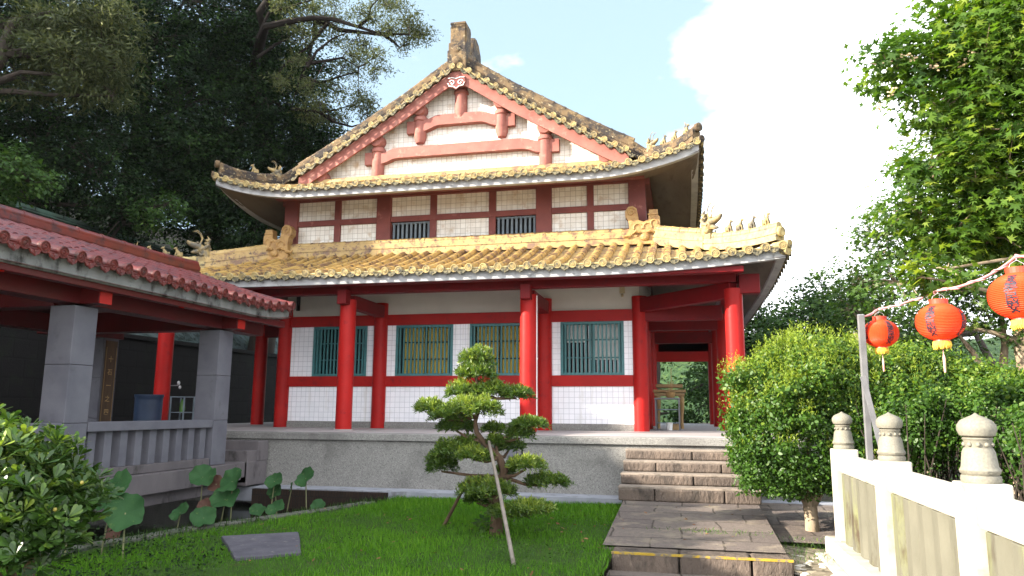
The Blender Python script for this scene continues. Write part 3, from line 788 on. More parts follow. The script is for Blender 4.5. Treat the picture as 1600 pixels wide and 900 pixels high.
# ---- upper roof
D2 = 1.27
ZR = [(0, 9.45), (.5, 9.12), (1.33, 8.56), (2.07, 8.12), (2.8, 7.68), (3.5, 7.28), (4.0, 7.02), (4.365, 6.84), (4.8, 6.66), (5.365, 6.42)]
def zr(dx): return float(np.interp(dx, [p[0] for p in ZR], [p[1] for p in ZR]))
GX = -4.96
def lift2(u): return .44 * max(0, (u + .85) / 1.85) ** 2
def S2f(a, v):
    u = (abs(a - CX) - HALF) / D2; return (a, YI - v * D2, 6.84 - .44 * v + lift2(u) * v)
def S2s(sgn):
    def S(b, v):
        dx = v * (HALF + D2); u = (YI - b) / D2; k = max(0, (dx - HALF) / D2)
        z = zr(dx) + lift2(u) * k
        return (CX + sgn * dx, b, z)
    return S
xl2, xr2 = CX - HALF - D2, CX + HALF + D2
F2 = [(MB(), MB(), MB(), MB()) for _ in range(3)]
(runs, pans, caps, drips) = F2[0]
eave_face(S2f, xl2 + .08, xr2 - .08, .272, lambda a: max(.12, (abs(a - CX) - HALF) / D2 + .06), (0, -1, 0), .066, runs, pans, caps, drips)
vh = HALF / (HALF + D2)
for sgn in (1, -1):
    S = S2s(sgn)
    eave_face(S, YI - D2 + .12, 24.0, .272, lambda b: (vh + (1 - vh) * (YI - b) / D2 + .03) if b < YI - .3 else .04, (sgn, 0, 0), .066, *F2[1 if sgn > 0 else 2], pans=False)
dk = MB(); dk.sheet(deck(S2f, xl2, xr2, 60, -.045, -.045, lambda a: (abs(a - CX) - HALF) / D2, vmax=.98))
for sgn in (1, -1):
    S = S2s(sgn); rows = []
    for j in range(15):
        rows.append([tuple(Vector(S(YI - .3 + 8.5 * i / 20, j / 14)) + Vector((0, 0, -.045))) for i in range(21)])
    dk.sheet(rows)
    dk.sheet(deck(S, YI - D2, YI - .3, 8, -.045, -.045, lambda b: vh + (1 - vh) * (YI - b) / D2))
upper = part('upper_roof', dk, MT['ytile_old'], temple, smooth=True, label='upper hip and gable roof of weathered yellow tiles')
face_parts(F2, upper)
f1, s1 = fascia_and_soffit(S2f, xl2 + .04, xr2 - .04, 60, (0, -1, 0), .05, .17, D2, lambda a: (abs(a - CX) - HALF) / D2, .16, 0)
for sgn in (1, -1):
    f2, s2 = fascia_and_soffit(S2s(sgn), YI - D2 + .04, 24.0, 50, (sgn, 0, 0), .05, .17, D2, lambda b: vh + (1 - vh) * max(0, (YI - b) / D2), .30, 0)
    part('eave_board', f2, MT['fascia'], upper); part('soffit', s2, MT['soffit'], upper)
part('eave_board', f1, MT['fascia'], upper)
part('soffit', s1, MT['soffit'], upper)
# eave purlin below the soffit, turned up at its outer ends
m = MB()
yp = YI - .42
m.box(CX - HALF - .1, CX + HALF + .1, yp - .09, yp + .09, 6.40, 6.60)
for sgn in (1, -1):
    m.beam((CX + sgn * (HALF - .15), yp, 6.50), (CX + sgn * (HALF + .62), yp - .15, 6.66), .2, .2)
    m.beam((CX + sgn * (HALF + .1), YI, 6.48), (CX + sgn * (HALF + .1), 23, 6.48), .18, .2)
part('eave_purlin', m, MT['red_faded'], upper, bevel=.01)

# gable wall, following the rake
GY = YI - .30          # plane of the bargeboards
prof = [(d, zr(d)) for d in np.linspace(0, 4.2, 22)]
poly = [(GX - d, z - .12) for d, z in prof[::-1]] + [(GX + d, z - .12) for d, z in prof[1:]]
poly = [(GX - 4.2, 6.6)] + poly + [(GX + 4.2, 6.6)]
m = MB(); m.prism(poly[::-1], (0, YI + .04, 0), (1, 0, 0), (0, 0, 1), (0, 1, 0), .2)
part('gable_wall', m, MT['tile_old'], upper)
for sgn in (-1, 1):
    m = MB(); k = 24
    ds = [0 + 3.95 * i / k for i in range(k + 1)]
    top = [(GX + sgn * d, zr(d) - .06) for d in ds]; bot = [(GX + sgn * d, zr(d) - .36 - .02 * (d < .3)) for d in ds]
    poly = top + bot[::-1]
    if sgn > 0: poly = poly[::-1]
    m.prism(poly, (0, GY, 0), (1, 0, 0), (0, 0, 1), (0, 1, 0), .055)
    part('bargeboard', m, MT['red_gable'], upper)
m = MB()     # underside of the gable overhang
for sgn in (-1, 1):
    rows = [[(GX + sgn * d, y, zr(d) - .12) for d in np.linspace(0, 4.1, 20)] for y in (GY + .05, YI + .05)]
    m.sheet(rows)
part('gable_soffit', m, MT['soffit'], upper)
# rake tiles: caps and drips facing forwards
for sgn in (-1, 1):
    caps, drips, runs = MB(), MB(), MB()
    arc = []; s_ = 0; d = .0
    prev = None
    for d in np.linspace(0, 4.05, 400):
        p = Vector((GX + sgn * d, 0, zr(d)))
        if prev is not None: s_ += (p - prev).length
        prev = p; arc.append((s_, d))
    n = int(s_ / .262)
    caps.tube([(GX + sgn * d, GY - .06, zr(d) + .01) for d in np.linspace(.05, 4.0, 30)], .022, 6); drips.tube([(GX + sgn * d, GY - .075, zr(d) - .04) for d in np.linspace(.05, 4.0, 30)], .014, 6)
    for i in range(n + 1):
        sv = .10 + i * .262
        if sv > s_: break
        d = float(np.interp(sv, [a for a, _ in arc], [b for _, b in arc])); dm = float(np.interp(min(s_, sv + .131), [a for a, _ in arc], [b for _, b in arc]))
        sl_ = (zr(d + .05) - zr(d - .05 if d > .05 else 0)) / (.1 if d > .05 else .05 + d); lat = Vector((sgn, 0, sl_)).normalized(); nrm = Vector((-sl_ * sgn, 0, 1)).normalized()
        jt = random.uniform(-.008, .008)
        p = Vector((GX + sgn * d, GY - .10, zr(d) + .005 + jt))
        cap_disc(caps, p + nrm * .02, (0, -1, -.08 + jt * 6), .072)
        runs.tube([p + nrm * .02 + Vector((0, .35, 0)), p + nrm * .02 + Vector((0, .03, 0))], .066, 10)
        q = Vector((GX + sgn * dm, GY - .09, zr(dm) - .03 + jt))
        drip(drips, q, lat, (0, -1, 0), .21, .12)
    part('rake_cap_tiles', caps, MT['ycap'], upper, smooth=True)
    part('rake_barrel_tiles', runs, MT['ytile_old'], upper, smooth=True)
    part('rake_drip_tiles', drips, MT['ydrip'], upper)
# sloping ridges above the rake, then hip ridges to the corners
def hip2(v, sgn): return Vector((CX + sgn * (HALF + v * D2), YI - v * D2, 6.84 - .44 * v + lift2(v) * v))
for sgn in (-1, 1):
    m = MB()
    ridge(m, [(GX + sgn * d, GY + .20, zr(d) + .04) for d in np.linspace(.12, 4.05, 16)], .30, .36, .08)
    part('sloping_ridge', m, MT['ytile_old'], upper, smooth=True)
    m = MB()
    pts = [Vector((GX + sgn * 3.95, GY + .16, zr(3.95) + .02)), hip2(.1, sgn), hip2(.3, sgn), hip2(.5, sgn), hip2(.7, sgn), hip2(.85, sgn) + Vector((0, 0, .02)), hip2(.94, sgn) + Vector((0, 0, .04))]
    ridge(m, pts, .23, .30, .078)
    dd = Vector((sgn, -1, 0)).normalized(); e = hip2(.97, sgn)
    m.lathe([(.088, -.08), (.09, 0), (.06, .015), (.001, .012)], e + dd * .03 + Vector((0, 0, .31)), 16, dd)
    cap_disc(m, hip2(1, sgn) + dd * .04 + Vector((0, 0, .03)), dd, .075); m.tube([hip2(.8, sgn) + Vector((0, 0, .05)), hip2(1, sgn) + dd * .03 + Vector((0, 0, .03))], .07, 10)
    part('hip_ridge', m, MT['ytile_old'], upper, smooth=True)
    m = MB(); place(m, dragon_head(), hip2(.22, sgn) + Vector((0, 0, .22)), -pi / 4 if sgn > 0 else -3 * pi / 4, .30)
    part('ridge_dragon', m, MT['beast'], upper, smooth=True)
    for k, v in enumerate(((.42, .60, .79) if sgn > 0 else (.50,))):
        m = MB(); place(m, sitting_beast(20 + k, crest=(k == 2)), hip2(v, sgn) + Vector((0, 0, .30)), -pi / 4 if sgn > 0 else -3 * pi / 4, .24)
        part('ridge_beast', m, MT['beast'], upper, smooth=True)
# skirting ridge along the foot of the gable
m = MB(); ridge(m, [(GX - 3.7, YI - .12, 6.80), (GX + 3.7, YI - .12, 6.80)], .16, .14, .04, courses=((0, .9, 1.0),))
part('gable_foot_ridge', m, MT['ytile_pale'], upper, smooth=True)
# main ridge and its end finial (profile in the y-z plane)
m = MB(); ridge(m, [(GX, GY + 1.6, 9.35), (GX, 24.0, 9.35)], .34, .62, .11)
part('main_ridge', m, MT['ytile_old'], upper, smooth=True)
m = MB()
z0 = 9.42
poly = [(0, 0), (-.02, .28), (.0, .50), (.05, .62), (.06, 1.02), (.03, 1.08), (.05, 1.14), (.42, 1.14), (.45, 1.06), (.42, .96), (.46, .74), (.54, .66), (.62, .60), (.70, .70), (.66, .92), (.74, 1.10), (.95, 1.20), (1.2, 1.14), (1.40, .92), (1.48, .58), (1.40, .25), (1.5, 0)]
def fin_pt(y, z): return (GY - .02 + y, z0 + z)
for (sc, w2) in ((1.0, .17), (.93, .205)):
    pl = [((y - .6) * sc + .6, (z - .5) * sc + .5) for y, z in poly]
    m.prism([(GY - .02 + y, z0 + z) for y, z in pl][::-1], (GX - w2, 0, 0), (0, 1, 0), (0, 0, 1), (1, 0, 0), 2 * w2)
m.box(GX - .23, GX + .23, GY - .06, GY + .5, z0 - .10, z0 + .42)
m.box(GX - .21, GX + .21, GY - .04, GY + .46, z0 + .42, z0 + .62)
m.ell((GX, GY - .05, z0 + .14), (.13, .07, .12), 12, 8)
m.ell((GX, GY - .05, z0 + .44), (.10, .04, .10), 12, 8)
for s_ in (-1, 1):
    for t0 in (0, 1):
        m.tube([(GX + s_ * .19, GY + .95 + (.22 - .015 * k) * cos(k * .7 + t0), z0 + .45 + (.24 - .018 * k) * sin(k * .7 + t0)) for k in range(12)], .03, 6)
    for k in range(4): m.ell((GX + s_ * .18, GY + .15 + .1 * k, z0 + .3 + .09 * k), (.05, .07, .06), 7, 5)
m.box(GX - .19, GX + .19, GY - .0, GY + .44, z0 + 1.10, z0 + 1.16)
part('ridge_finial', m, MT['ytile_old'], upper, bevel=.02, label='tall weathered fish tail finial at the ridge end')
# painted cloud pendant under the apex
m = MB(); c = (GX, GY - .012, 9.02)
poly = [(-.21, .10), (-.15, .17), (0, .15), (.15, .17), (.21, .10), (.23, .0), (.17, -.10), (.07, -.12), (0, -.17), (-.07, -.12), (-.17, -.10), (-.23, .0)]
m.prism(poly, c, (1, 0, 0), (0, 0, 1), (0, -1, 0), .03)
pend = part('gable_pendant', m, MT['red_faded'], upper, bevel=.005)
m = MB(); yy = c[1] - .036
m.tube([(c[0] + x * 1.0, yy, c[2] + y) for x, y in [(-.2, .12), (-.1, .13), (0, .10), (.1, .13), (.2, .12)]], .011, 6)
for s_ in (-1, 1):
    pts = [(s_ * (.10 + (.075 - .0075 * k) * cos(.4 + k * .8)), .0 + (.075 - .0075 * k) * sin(.4 + k * .8)) for k in range(9)]
    m.tube([(c[0] + x, yy, c[2] + y) for x, y in pts], .012, 6)
m.tube([(c[0] + x, yy, c[2] + y) for x, y in [(-.2, .0), (-.17, -.075), (-.07, -.09), (0, -.14), (.07, -.09), (.17, -.075), (.2, .0)]], .012, 6)
part('painted_scroll', m, MT['white'], pend, smooth=True)
# purlin ends, king posts and moon beams on the gable
def gp(px, py, y=YI - .1): q = atY(px, py, y); return q
m = MB(); mw = MB()
yb = YI - .02
# (post centre x, z0, z1)
posts = [(-4.93, 8.36, 8.98), (-5.93, 7.86, 8.38), (-3.93, 7.86, 8.38), (-6.98, 6.98, 7.68), (-2.90, 6.98, 7.68)]
for x, za, zb in posts:
    m = MB()
    m.lathe([(.10, za - .14), (.15, za), (.15, zb - .14), (.175, zb - .12), (.175, zb - .05), (.15, zb - .02), (.14, zb)], (x, yb, 0), 18)
    m.lathe([(.001, -.02), (.15, -.01), (.165, .02), (.165, .5)], (x, GY + .10, zb + .15), 20, (0, 1, 0))
    if x != -4.93:
        s_ = -1 if x < GX else 1
        m.box(min(x + s_ * .12, x + s_ * .32), max(x + s_ * .12, x + s_ * .32), yb - .08, yb + .06, zb - .42, zb - .12)
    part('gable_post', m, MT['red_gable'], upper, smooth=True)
for s_ in (-1, 1):
    x = GX + s_ * 3.42; m = MB(); m.lathe([(.001, -.02), (.13, -.01), (.145, .02), (.145, .5)], (x, GY + .10, 7.02), 20, (0, 1, 0))
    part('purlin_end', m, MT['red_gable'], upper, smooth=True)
m = MB()
for (xa, xb, zc) in ((-5.93, -3.93, 8.24), (-6.98, -2.90, 7.50)):
    m = MB(); n = 26; V = []
    for i in range(n + 1):
        t = i / n; x = xa + .1 + (xb - xa - .2) * t; e = min((x - xa - .1), (xb - .1 - x)) / .40
        dr = .12 * (1 - smooth01(e)) 
        V.append([(x, yb - .11, zc - .13 - dr), (x, yb - .11, zc + .12 - dr * .9), (x, yb + .1, zc + .12 - dr * .9), (x, yb + .1, zc - .13 - dr)])
    m.sheet([r_ + [r_[0]] for r_ in V])
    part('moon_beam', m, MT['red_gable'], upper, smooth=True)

# ------------------------------------------------------------------ steps, path, gutter
MT['tread'] = stuff_mat('worn_sunlit_tread_stone', (.24, .20, .165), (.18, .15, .125), 4, .95, .15, spots=((.10, .085, .07), 6, .52, .70), bmp=.6, bscale=30)  # paler than the risers, sunlight on the treads put into the colour
steps = thing('stone_steps', (.03, 11.9, 0), 'worn chiselled stone steps leading up to the podium from the paved path', 'steps')
lv = [(.88, 12.2), (.72, 11.85), (.56, 11.50), (.40, 11.15)]
for k, (z, y) in enumerate(lv):
    m = MB(); xa, xb = -.94 - .012 * k, .96 + .02 * k
    cuts = [xa, .10, xb] if k % 2 == 0 else [xa, -.45, .52, xb]
    for a, b in zip(cuts[:-1], cuts[1:]):
        m.box(a + .006, b - .006, y + random.uniform(-.012, .008), 12.549 if k == 0 else lv[k - 1][1] + .1, z - (.20 if k == 3 else .158), z - .026 + random.uniform(-.004, .004))
    st_ = part('step', m, MT['stepstone'], steps, bevel=.022)
    m = MB(); m.box(xa, xb, y + .015, 12.548 if k == 0 else lv[k - 1][1] + .01, z - .032, z); part('tread', m, MT['tread'], st_, bevel=.008)
m = MB(); m.box(-.93, .95, 11.3, 12.54, -.1, .2); m.box(-.9, .9, 11.6, 12.54, .2, .55); part('step_core', m, MT['stepstone'], steps)
# the path slopes gently from the steps to the edge with the yellow line
def zpath(y): return .05 + .15 * (y - 7.96) / (11.15 - 7.96)
def zlawn(x, y): return .02 + .012 * sin(x * 1.3) * cos(y * .9)
m = MB(); rows = []
for j in range(9):
    y = 8.30 + (11.3 - 8.30) * j / 8; rows.append([(-.90, y, zpath(y)), (.2, y, zpath(y)), (.97, y, zpath(y))])
m.sheet(rows)
rows = []
for j in range(9):
    y = 9.35 + (12.15 - 9.35) * j / 8; zz = (.012 + .11 * smooth01((y - 9.4) / 2.0)); rows.append([(.97, y, zz), (1.7, y, zz - .006), (3.4, y, zz - .02)])
m.sheet(rows)
m.box(-.90, .97, 8.3, 11.2, -.3, .04)
part('upper_path', m, MT['paving'], kind='structure')
m = MB(); yv = 7.96
for a, b in ((-.78, -.10), (-.09, .60), (.61, 1.0)):
    m.box(a + .005, b - .005, yv, 8.302, -.20, zpath(8.1))
kerb = lone('step_kerb', m, MT['stepstone'], 'low stone step with a worn yellow line along its front edge', 'step', bevel=.02)
m = MB(); m.box(-.775, .995, yv - .004, yv + .04, zpath(8.1) - .016, zpath(8.1) + .0035)
part('yellow_line', m, MT['yellowpaint'], kerb)
m = MB(); rows = []
for j in range(10):
    y = 3.0 + (yv - .003 - 3.0) * j / 9; rows.append([(-.80, y, -.12), (0, y, -.12), (1.38, y, -.12)])
m.sheet(rows); part('lower_path', m, MT['paving'], kind='structure')
MT['gutter'] = stuff_mat('pale_gutter_concrete', (.26, .27, .30), (.20, .21, .24), 3, .9, .2, spots=((.12, .12, .12), 5, .55, .72), bmp=.3, bscale=40)
m = MB(); m.box(-7.9, -.95, 12.05, 12.549, -.12, .118); m.box(1.0, 3.6, 12.16, 12.549, -.2, .122)
part('gutter', m, MT['gutter'], kind='structure')

# ------------------------------------------------------------------ lawn and pond edge
EDGE = [tuple(atZ(px, py, .0))[:2] for px, py in ((40, 885), (150, 858), (230, 845), (300, 832), (355, 824), (410, 816), (470, 807), (520, 800), (590, 788))]
EDGE = [(EDGE[0][0] - 1.2, EDGE[0][1] - 1.8)] + EDGE + [(-4.75, 12.04)]
def edge_x(y):
    return float(np.interp(y, [p[1] for p in EDGE], [p[0] for p in EDGE]))
def shelf(y): return .68 + .25 * sin(y * 1.9) * .6 - .25 * smooth01((y - 10.8) / 1.2)
m = MB(); rows = []
for j in range(46):
    y = 3.0 + (12.05 - 3.0) * j / 45; ex = edge_x(y); sh = shelf(y); row = []
    xs = [ex - sh - .25, ex - sh, ex - sh * .5, ex] + [ex + (-.80 - ex) * k / 14 for k in range(1, 15)]
    for i, x in enumerate(xs):
        z = -.5 if i == 0 else (-.16 if i == 1 else (-.07 if i == 2 else zlawn(x, y)))
        if i > 3: z = zlawn(x, y)
        row.append((x, y, z))
    rows.append(row)
m.sheet(rows)
MT['turf'] = stuff_mat('turf_soil', (.035, .07, .012), (.025, .05, .01), 4, .95, .1, spots=((.07, .06, .03), 3, .6, .75), bmp=.6, bscale=60)
part('lawn', m, MT['turf'], kind='structure')
# kerb stones between lawn and pond
m = MB()
for i in range(1, len(EDGE) - 2):
    a, b = Vector((*EDGE[i], .0)), Vector((*EDGE[i + 1], .0)); d = (b - a).normalized(); sd = Vector((d.y, -d.x, 0))
    m.hexa([a + d * .02 - sd * .02 + Vector((0, 0, -.12)), b - d * .02 - sd * .02 + Vector((0, 0, -.12)), b - d * .02 - sd * .24 + Vector((0, 0, -.12)), a + d * .02 - sd * .24 + Vector((0, 0, -.12)),
            a + d * .02 - sd * .02 + Vector((0, 0, .045)), b - d * .02 - sd * .02 + Vector((0, 0, .045)), b - d * .02 - sd * .24 + Vector((0, 0, .04)), a + d * .02 - sd * .24 + Vector((0, 0, .04))])
MT['kerbstone'] = stuff_mat('mossy_kerb_stone', (.11, .11, .095), (.075, .08, .06), 4, .9, .2, spots=((.03, .05, .018), 3.5, .50, .66), bmp=.5)
lone('pond_kerb', m, MT['kerbstone'], 'curved line of flat grey kerb stones between lawn and lotus pond', 'kerb', bevel=.012)
# pond water
m, t, b, _ = newmat('pond_water'); b.inputs['Base Color'].default_value = (.008, .010, .007, 1); b.inputs['Roughness'].default_value = .12
bump(t, b, noise(t, coords(t), 6, 3), .15, .01); MT['water'] = m
q = MB(); q.box(-13.6, -4.4, 3.0, 12.5, -.60, -.21); part('pond_water', q, MT['water'], kind='structure')
q = MB(); q.box(-7.4, -4.9, 11.96, 12.05, -.5, .10)
part('pond_wall', q, block_mat('brown_brick', (.028, .017, .012), (.02, .013, .01), (.012, .011, .01), .05, .4, mort=.006), kind='structure')
# stone slab lying in the grass
m = MB(); c4 = [atZ(*q_, .06) for q_ in ((346, 838), (467, 831), (470, 863), (366, 872))]
ctr = sum(c4, Vector()) / 4; ring = []
for i in range(4):
    a, b = c4[i], c4[(i + 1) % 4]
    for k in range(5):
        p = a.lerp(b, k / 5); p += (p - ctr).normalized() * random.uniform(-.012, .012); ring.append(p)
poly = [(p.x, p.y) for p in ring][::-1]
m.prism(poly, (0, 0, -.05), (1, 0, 0), (0, 1, 0), (0, 0, 1), .115)
lone('stone_slab', m, stuff_mat('dark_slab', (.085, .08, .095), (.055, .052, .065), 5, .85, .3, spots=((.16, .15, .14), 11, .58, .7), bmp=.7, bscale=30), 'dark flat stone slab set in the lawn', 'stone slab', bevel=.012)

# ground right of the path
m = MB(); rows = []
for j in range(24):
    y = 2.0 + (13.5 - 2.0) * j / 23; row = []
    for i in range(16):
        x = (1.385 if y < 7.95 else (.985 if y < 9.35 else .985)) + i * .55
        row.append((x, y, -.03 + .02 * sin(x * 3 + y * 2) - .12 * (1 - smooth01((y - 6.8) / 1.5)) - .02 * i))
    rows.append(row)
m.sheet(rows); part('garden_soil', m, MT['gravel'], kind='structure')
m = MB()
for k in range(150):
    x, y = random.uniform(1.02, 1.62), random.uniform(6.6, 8.8); r = random.uniform(.02, .055)
    m.ell((x, y, -.06 + .04 * smooth01((y - 7) / 1.5) + r * .3 - .05), (r * 1.3, r, r * .7), 7, 5, Rz(random.uniform(0, 3)))
part('pebbles', m, stuff_mat('grey_pebbles', (.32, .29, .25), (.5, .47, .42), 9, .8, bmp=.3), kind='stuff', smooth=True)

# ------------------------------------------------------------------ pavilion on the left
MT['red_dark'] = stuff_mat('walkway_shade_red_paint', (.085, .004, .005), (.065, .004, .004), 3, .4, .4, bmp=.1)  # darkened red, the dimness under the walkway roof put into the colour
pav = thing('covered_walkway', (-9.1, 8, 0), 'open walkway pavilion with dark red tiled roof and square grey stone pillars', 'pavilion')
PXR, PXL = -7.45, -10.75
def pillar(x0, y0, z0, z1, s=.38): 
    m = MB(); zs = [z0, z0 + .72, z0 + 1.45, z1]
    for a, b in zip(zs[:-1], zs[1:]): m.box(x0, x0 + s, y0, y0 + s, a + .002, b - .002)
    return m
for (x0, y0) in ((PXR - .4, 7.80), (PXR - .4, 10.83), (PXR - .4, 4.7)):
    part('pillar', pillar(x0, y0, .57, 2.77), MT['conc'], pav, bevel=.008)
p1 = part('pillar', pillar(-10.86, 11.68, .57, 2.77), MT['conc'], pav, bevel=.008)
part('pillar', pillar(-10.86, 5.4, .57, 2.77), MT['conc'], pav, bevel=.008)
m = MB()
for y0 in (7.86, 10.89): m.box(PXR - .42, PXR + .23, y0 + .04, y0 + .24, 2.80, 3.06)
for y0 in (7.86, 10.89): m.box(-11.2, PXR - .42, y0 + .0, y0 + .28, 2.775, 3.12)
each('cross_beam', m, MT['red_dark'], pav, bevel=.008)
m = MB()
for y0 in (7.86, 10.89): m.box(PXR + .231, PXR + .245, y0 + .04, y0 + .24, 2.80, 3.06)
each('beam_end', m, MT['red_orange'], pav)
m = MB()
m.box(PXR - .36, PXR - .06, 3.0, 12.2, 2.80, 3.18); m.box(-10.8, -10.5, 3.0, 12.2, 2.772, 3.06)
m.box(PXR + .22, PXR + .34, 3.0, 12.25, 2.95, 3.06)
each('eave_beam', m, MT['red_dark'], pav, bevel=.008)
# couplet board on the back pillar
m = MB(); m.box(-10.478, -10.46, 11.73, 12.01, .75, 2.72)
board = part('couplet_board', m, MT['wood_dark'], pav)
MT['gold'] = stuff_mat('dull_gold', (.40, .26, .10), (.3, .2, .08), 6, .5, metal=.3, bmp=0)
m = MB()
for y in (11.745, 11.995): m.box(-10.459, -10.456, y - .004, y + .004, .8, 2.6)
each('gold_edge', m, MT['gold'], board)
def text_verts(s):
    c = bpy.data.curves.new('t', 'FONT'); c.body = s; c.align_x = 'CENTER'; c.align_y = 'CENTER'; c.resolution_u = 2; c.offset = .024
    o = bpy.data.objects.new('t', c); COL.objects.link(o)
    dg = bpy.context.evaluated_depsgraph_get(); me = bpy.data.meshes.new_from_object(o.evaluated_get(dg))
    V = [tuple(v.co) for v in me.vertices]; F = [tuple(p.vertices) for p in me.polygons]
    xs = [v[0] for v in V]; ys = [v[1] for v in V]; cx_, cy_ = (min(xs) + max(xs)) / 2, (min(ys) + max(ys)) / 2
    V = [(v[0] - cx_, v[1] - cy_) for v in V]
    bpy.data.objects.remove(o); bpy.data.curves.remove(c); bpy.data.meshes.remove(me)
    return V, F
m = MB()
for k, ch in enumerate('十石一之四茶千'):
    V, F = text_verts(ch); zc = 2.38 - k * .245
    m.add([(-10.4585, 11.87 + x * .12, zc + y * .12) for x, y in V], F)
part('lettering', m, MT['gold'], board)

# deck, ledge, balustrade
m = MB(); m.box(-11.5, -7.37, 3.0, 11.55, .28, .568); part('deck', m, MT['conc_beam'], pav, bevel=.012)
m = MB(); m.box(-11.4, -7.50, 3.2, 11.3, .10, .278); part('deck_girder', m, MT['conc_beam'], pav, bevel=.01)
m = MB()
m.box(PXR - .30, PXR - .03, 8.22, 10.80, .572, .69); m.box(PXR - .30, PXR - .03, 4.0, 7.77, .572, .69)
each('bottom_rail', m, MT['conc_beam'], pav, bevel=.008)
m = MB()
m.box(PXR - .28, PXR - .02, 8.20, 10.81, 1.175, 1.30); m.box(PXR - .28, PXR - .02, 4.0, 7.78, 1.175, 1.30)
each('top_rail', m, MT['conc'], pav, bevel=.01)
for (ya, yb_, n) in ((8.20, 10.81, 9), (4.4, 7.78, 11)):
    for i in range(n):
        y = ya + (yb_ - ya) * (i + .5) / n; b = MB(); b.box(PXR - .22, PXR - .08, y - .068, y + .068, .69, 1.174)
        part('baluster', b, MT['conc'], pav, bevel=.006)
# stone steps between walkway and podium
st = MB(); st.box(-8.5, -7.45, 12.16, 12.5, .56, .905); st.box(-8.5, -7.47, 11.86, 12.16, .2, .745); st.box(-8.5, -7.46, 11.86, 12.49, .15, .56)
st.box(-8.5, -7.5, 11.56, 11.86, .3, .565)
lone('walkway_steps', st, MT['conc_beam'], 'small grey stone steps between walkway deck and podium', 'steps', bevel=.01)

# pavilion roof
RZ0, RZ1 = 4.02, 3.26
RXR, RXE = -9.15, -7.02
def SPr(b, v):
    lf = .10 * max(0, (b - 11.2) / 1.1) ** 2
    return (RXR + (RXE - RXR) * v, b, RZ0 - (RZ0 - RZ1) * (1.15 * v - .15 * v * v) + lf * v)
def SPl(b, v): return (RXR - 2.13 * v, b, RZ0 - (RZ0 - RZ1) * (1.15 * v - .15 * v * v))
runs, pans, caps, drips = MB(), MB(), MB(), MB()
eave_face(SPr, 3.1, 12.25, .262, lambda b: .05, (1, 0, 0), .066, runs, pans, caps, drips, joint=.42, pstep=.34)
dk = MB(); dk.sheet(deck(SPr, 3.0, 12.32, 30, -.045, -.045, vmax=.985)); dk.sheet(deck(SPl, 3.0, 12.32, 30, -.02, -.02))
dk.sheet(deck(SPr, 3.0, 12.32, 30, -.16, -.22)); dk.sheet(deck(SPl, 3.0, 12.32, 30, -.14, -.14))
dk.sheet([[SPr(12.32, v / 8) for v in range(9)], [tuple(Vector(SPr(12.32, v / 8)) + Vector((0, 0, -.2))) for v in range(9)]])
rf = part('roof', dk, MT['rtile'], pav, smooth=True, label='dark red glazed tile roof')
part('barrel_tiles', runs, MT['rtile'], rf, smooth=True)
part('pan_tiles', pans, MT['rtile'], rf)
part('cap_tiles', caps, MT['rcap'], rf, smooth=True)
part('drip_tiles', drips, MT['rcap'], rf)
f = MB(); A, B, C, E_ = [], [], [], []
for i in range(41):
    b = 3.0 + 9.3 * i / 40; e = Vector(SPr(b, 1)) - Vector((.05, 0, 0))
    A.append(e + Vector((0, 0, -.03))); B.append(e + Vector((0, 0, -.235))); C.append(e + Vector((-.1, 0, -.235))); E_.append(e + Vector((-.1, 0, -.03)))
f.sheet([A, B, C, E_, A]); f.add([A[-1], B[-1], C[-1], E_[-1]], [(0, 1, 2, 3)])
part('eave_board', f, MT['fascia_old'], rf)
m = MB(); ridge(m, [(RXR, y, 3.95 + .05 * max(0, (y - 11.5))) for y in np.linspace(3.0, 12.35, 20)], .24, .26, .075)
m.box(RXR - .2, RXR + .2, 3.0, 12.3, 3.92, 3.985)
part('ridge', m, MT['rtile'], rf, smooth=True)
m = MB()
for y in (9.4, 6.4): m.beam((RXE - .1, y, 3.0), (RXR, y, 3.9), .1, .14); 
each('rafter', m, MT['red'], pav)

# things under the walkway roof
m = MB(); m.lathe([(.235, 0), (.25, .05), (.265, .93), (.28, .96), (.28, 1.0), (.265, 1.0), (.26, .10), (.001, .09)], tuple(atD(230, 657, 15.2))[:2] + (.75,), 28)
lone('water_barrel', m, stuff_mat('blue_plastic', (.02, .04, .085), (.016, .032, .07), 5, .5, bmp=.05), 'blue plastic barrel standing behind the grey balustrade', 'barrel', smooth=True)
pb = atD(232, 660, 15.6)
m = MB(); m.tube([(pb.x - .3, pb.y + .6, .8), (pb.x - .26, pb.y + .6, 1.95), (pb.x + .18, pb.y + .6, 1.97)], .012, 6); m.ell((pb.x + .2, pb.y + .6, 2.02), (.035, .035, .05), 8, 6); m.ell((pb.x + .24, pb.y + .6, 1.93), (.03, .03, .04), 8, 6)
lone('water_pipe', m, MT['steel'], 'thin bent tap pipe rising above the blue barrel', 'pipe')
pc = atD(283, 655, 15.5)
m = MB()
for sx in (-.16, .16):
    for sy in (-.16, .16): m.box(pc.x + sx - .012, pc.x + sx + .012, pc.y + sy - .012, pc.y + sy + .012, .8, 1.72)
for z in (1.0, 1.38, 1.70): m.box(pc.x - .17, pc.x + .17, pc.y - .17, pc.y + .17, z, z + .02)
sh = lone('metal_rack', m, MT['greybar'], 'small dark metal rack behind the balustrade, right of the red column', 'rack')
m = MB(); m.tube([(pc.x, pc.y, 1.40), (pc.x + .01, pc.y, 1.46), (pc.x, pc.y, 1.58), (pc.x, pc.y, 1.66)], [.05, .06, .05, .02], 10)
lone('green_bottle', m, stuff_mat('green_glass', (.10, .22, .05), (.08, .18, .04), 5, .2, bmp=0), 'small green bottle on the dark metal rack', 'bottle', smooth=True)

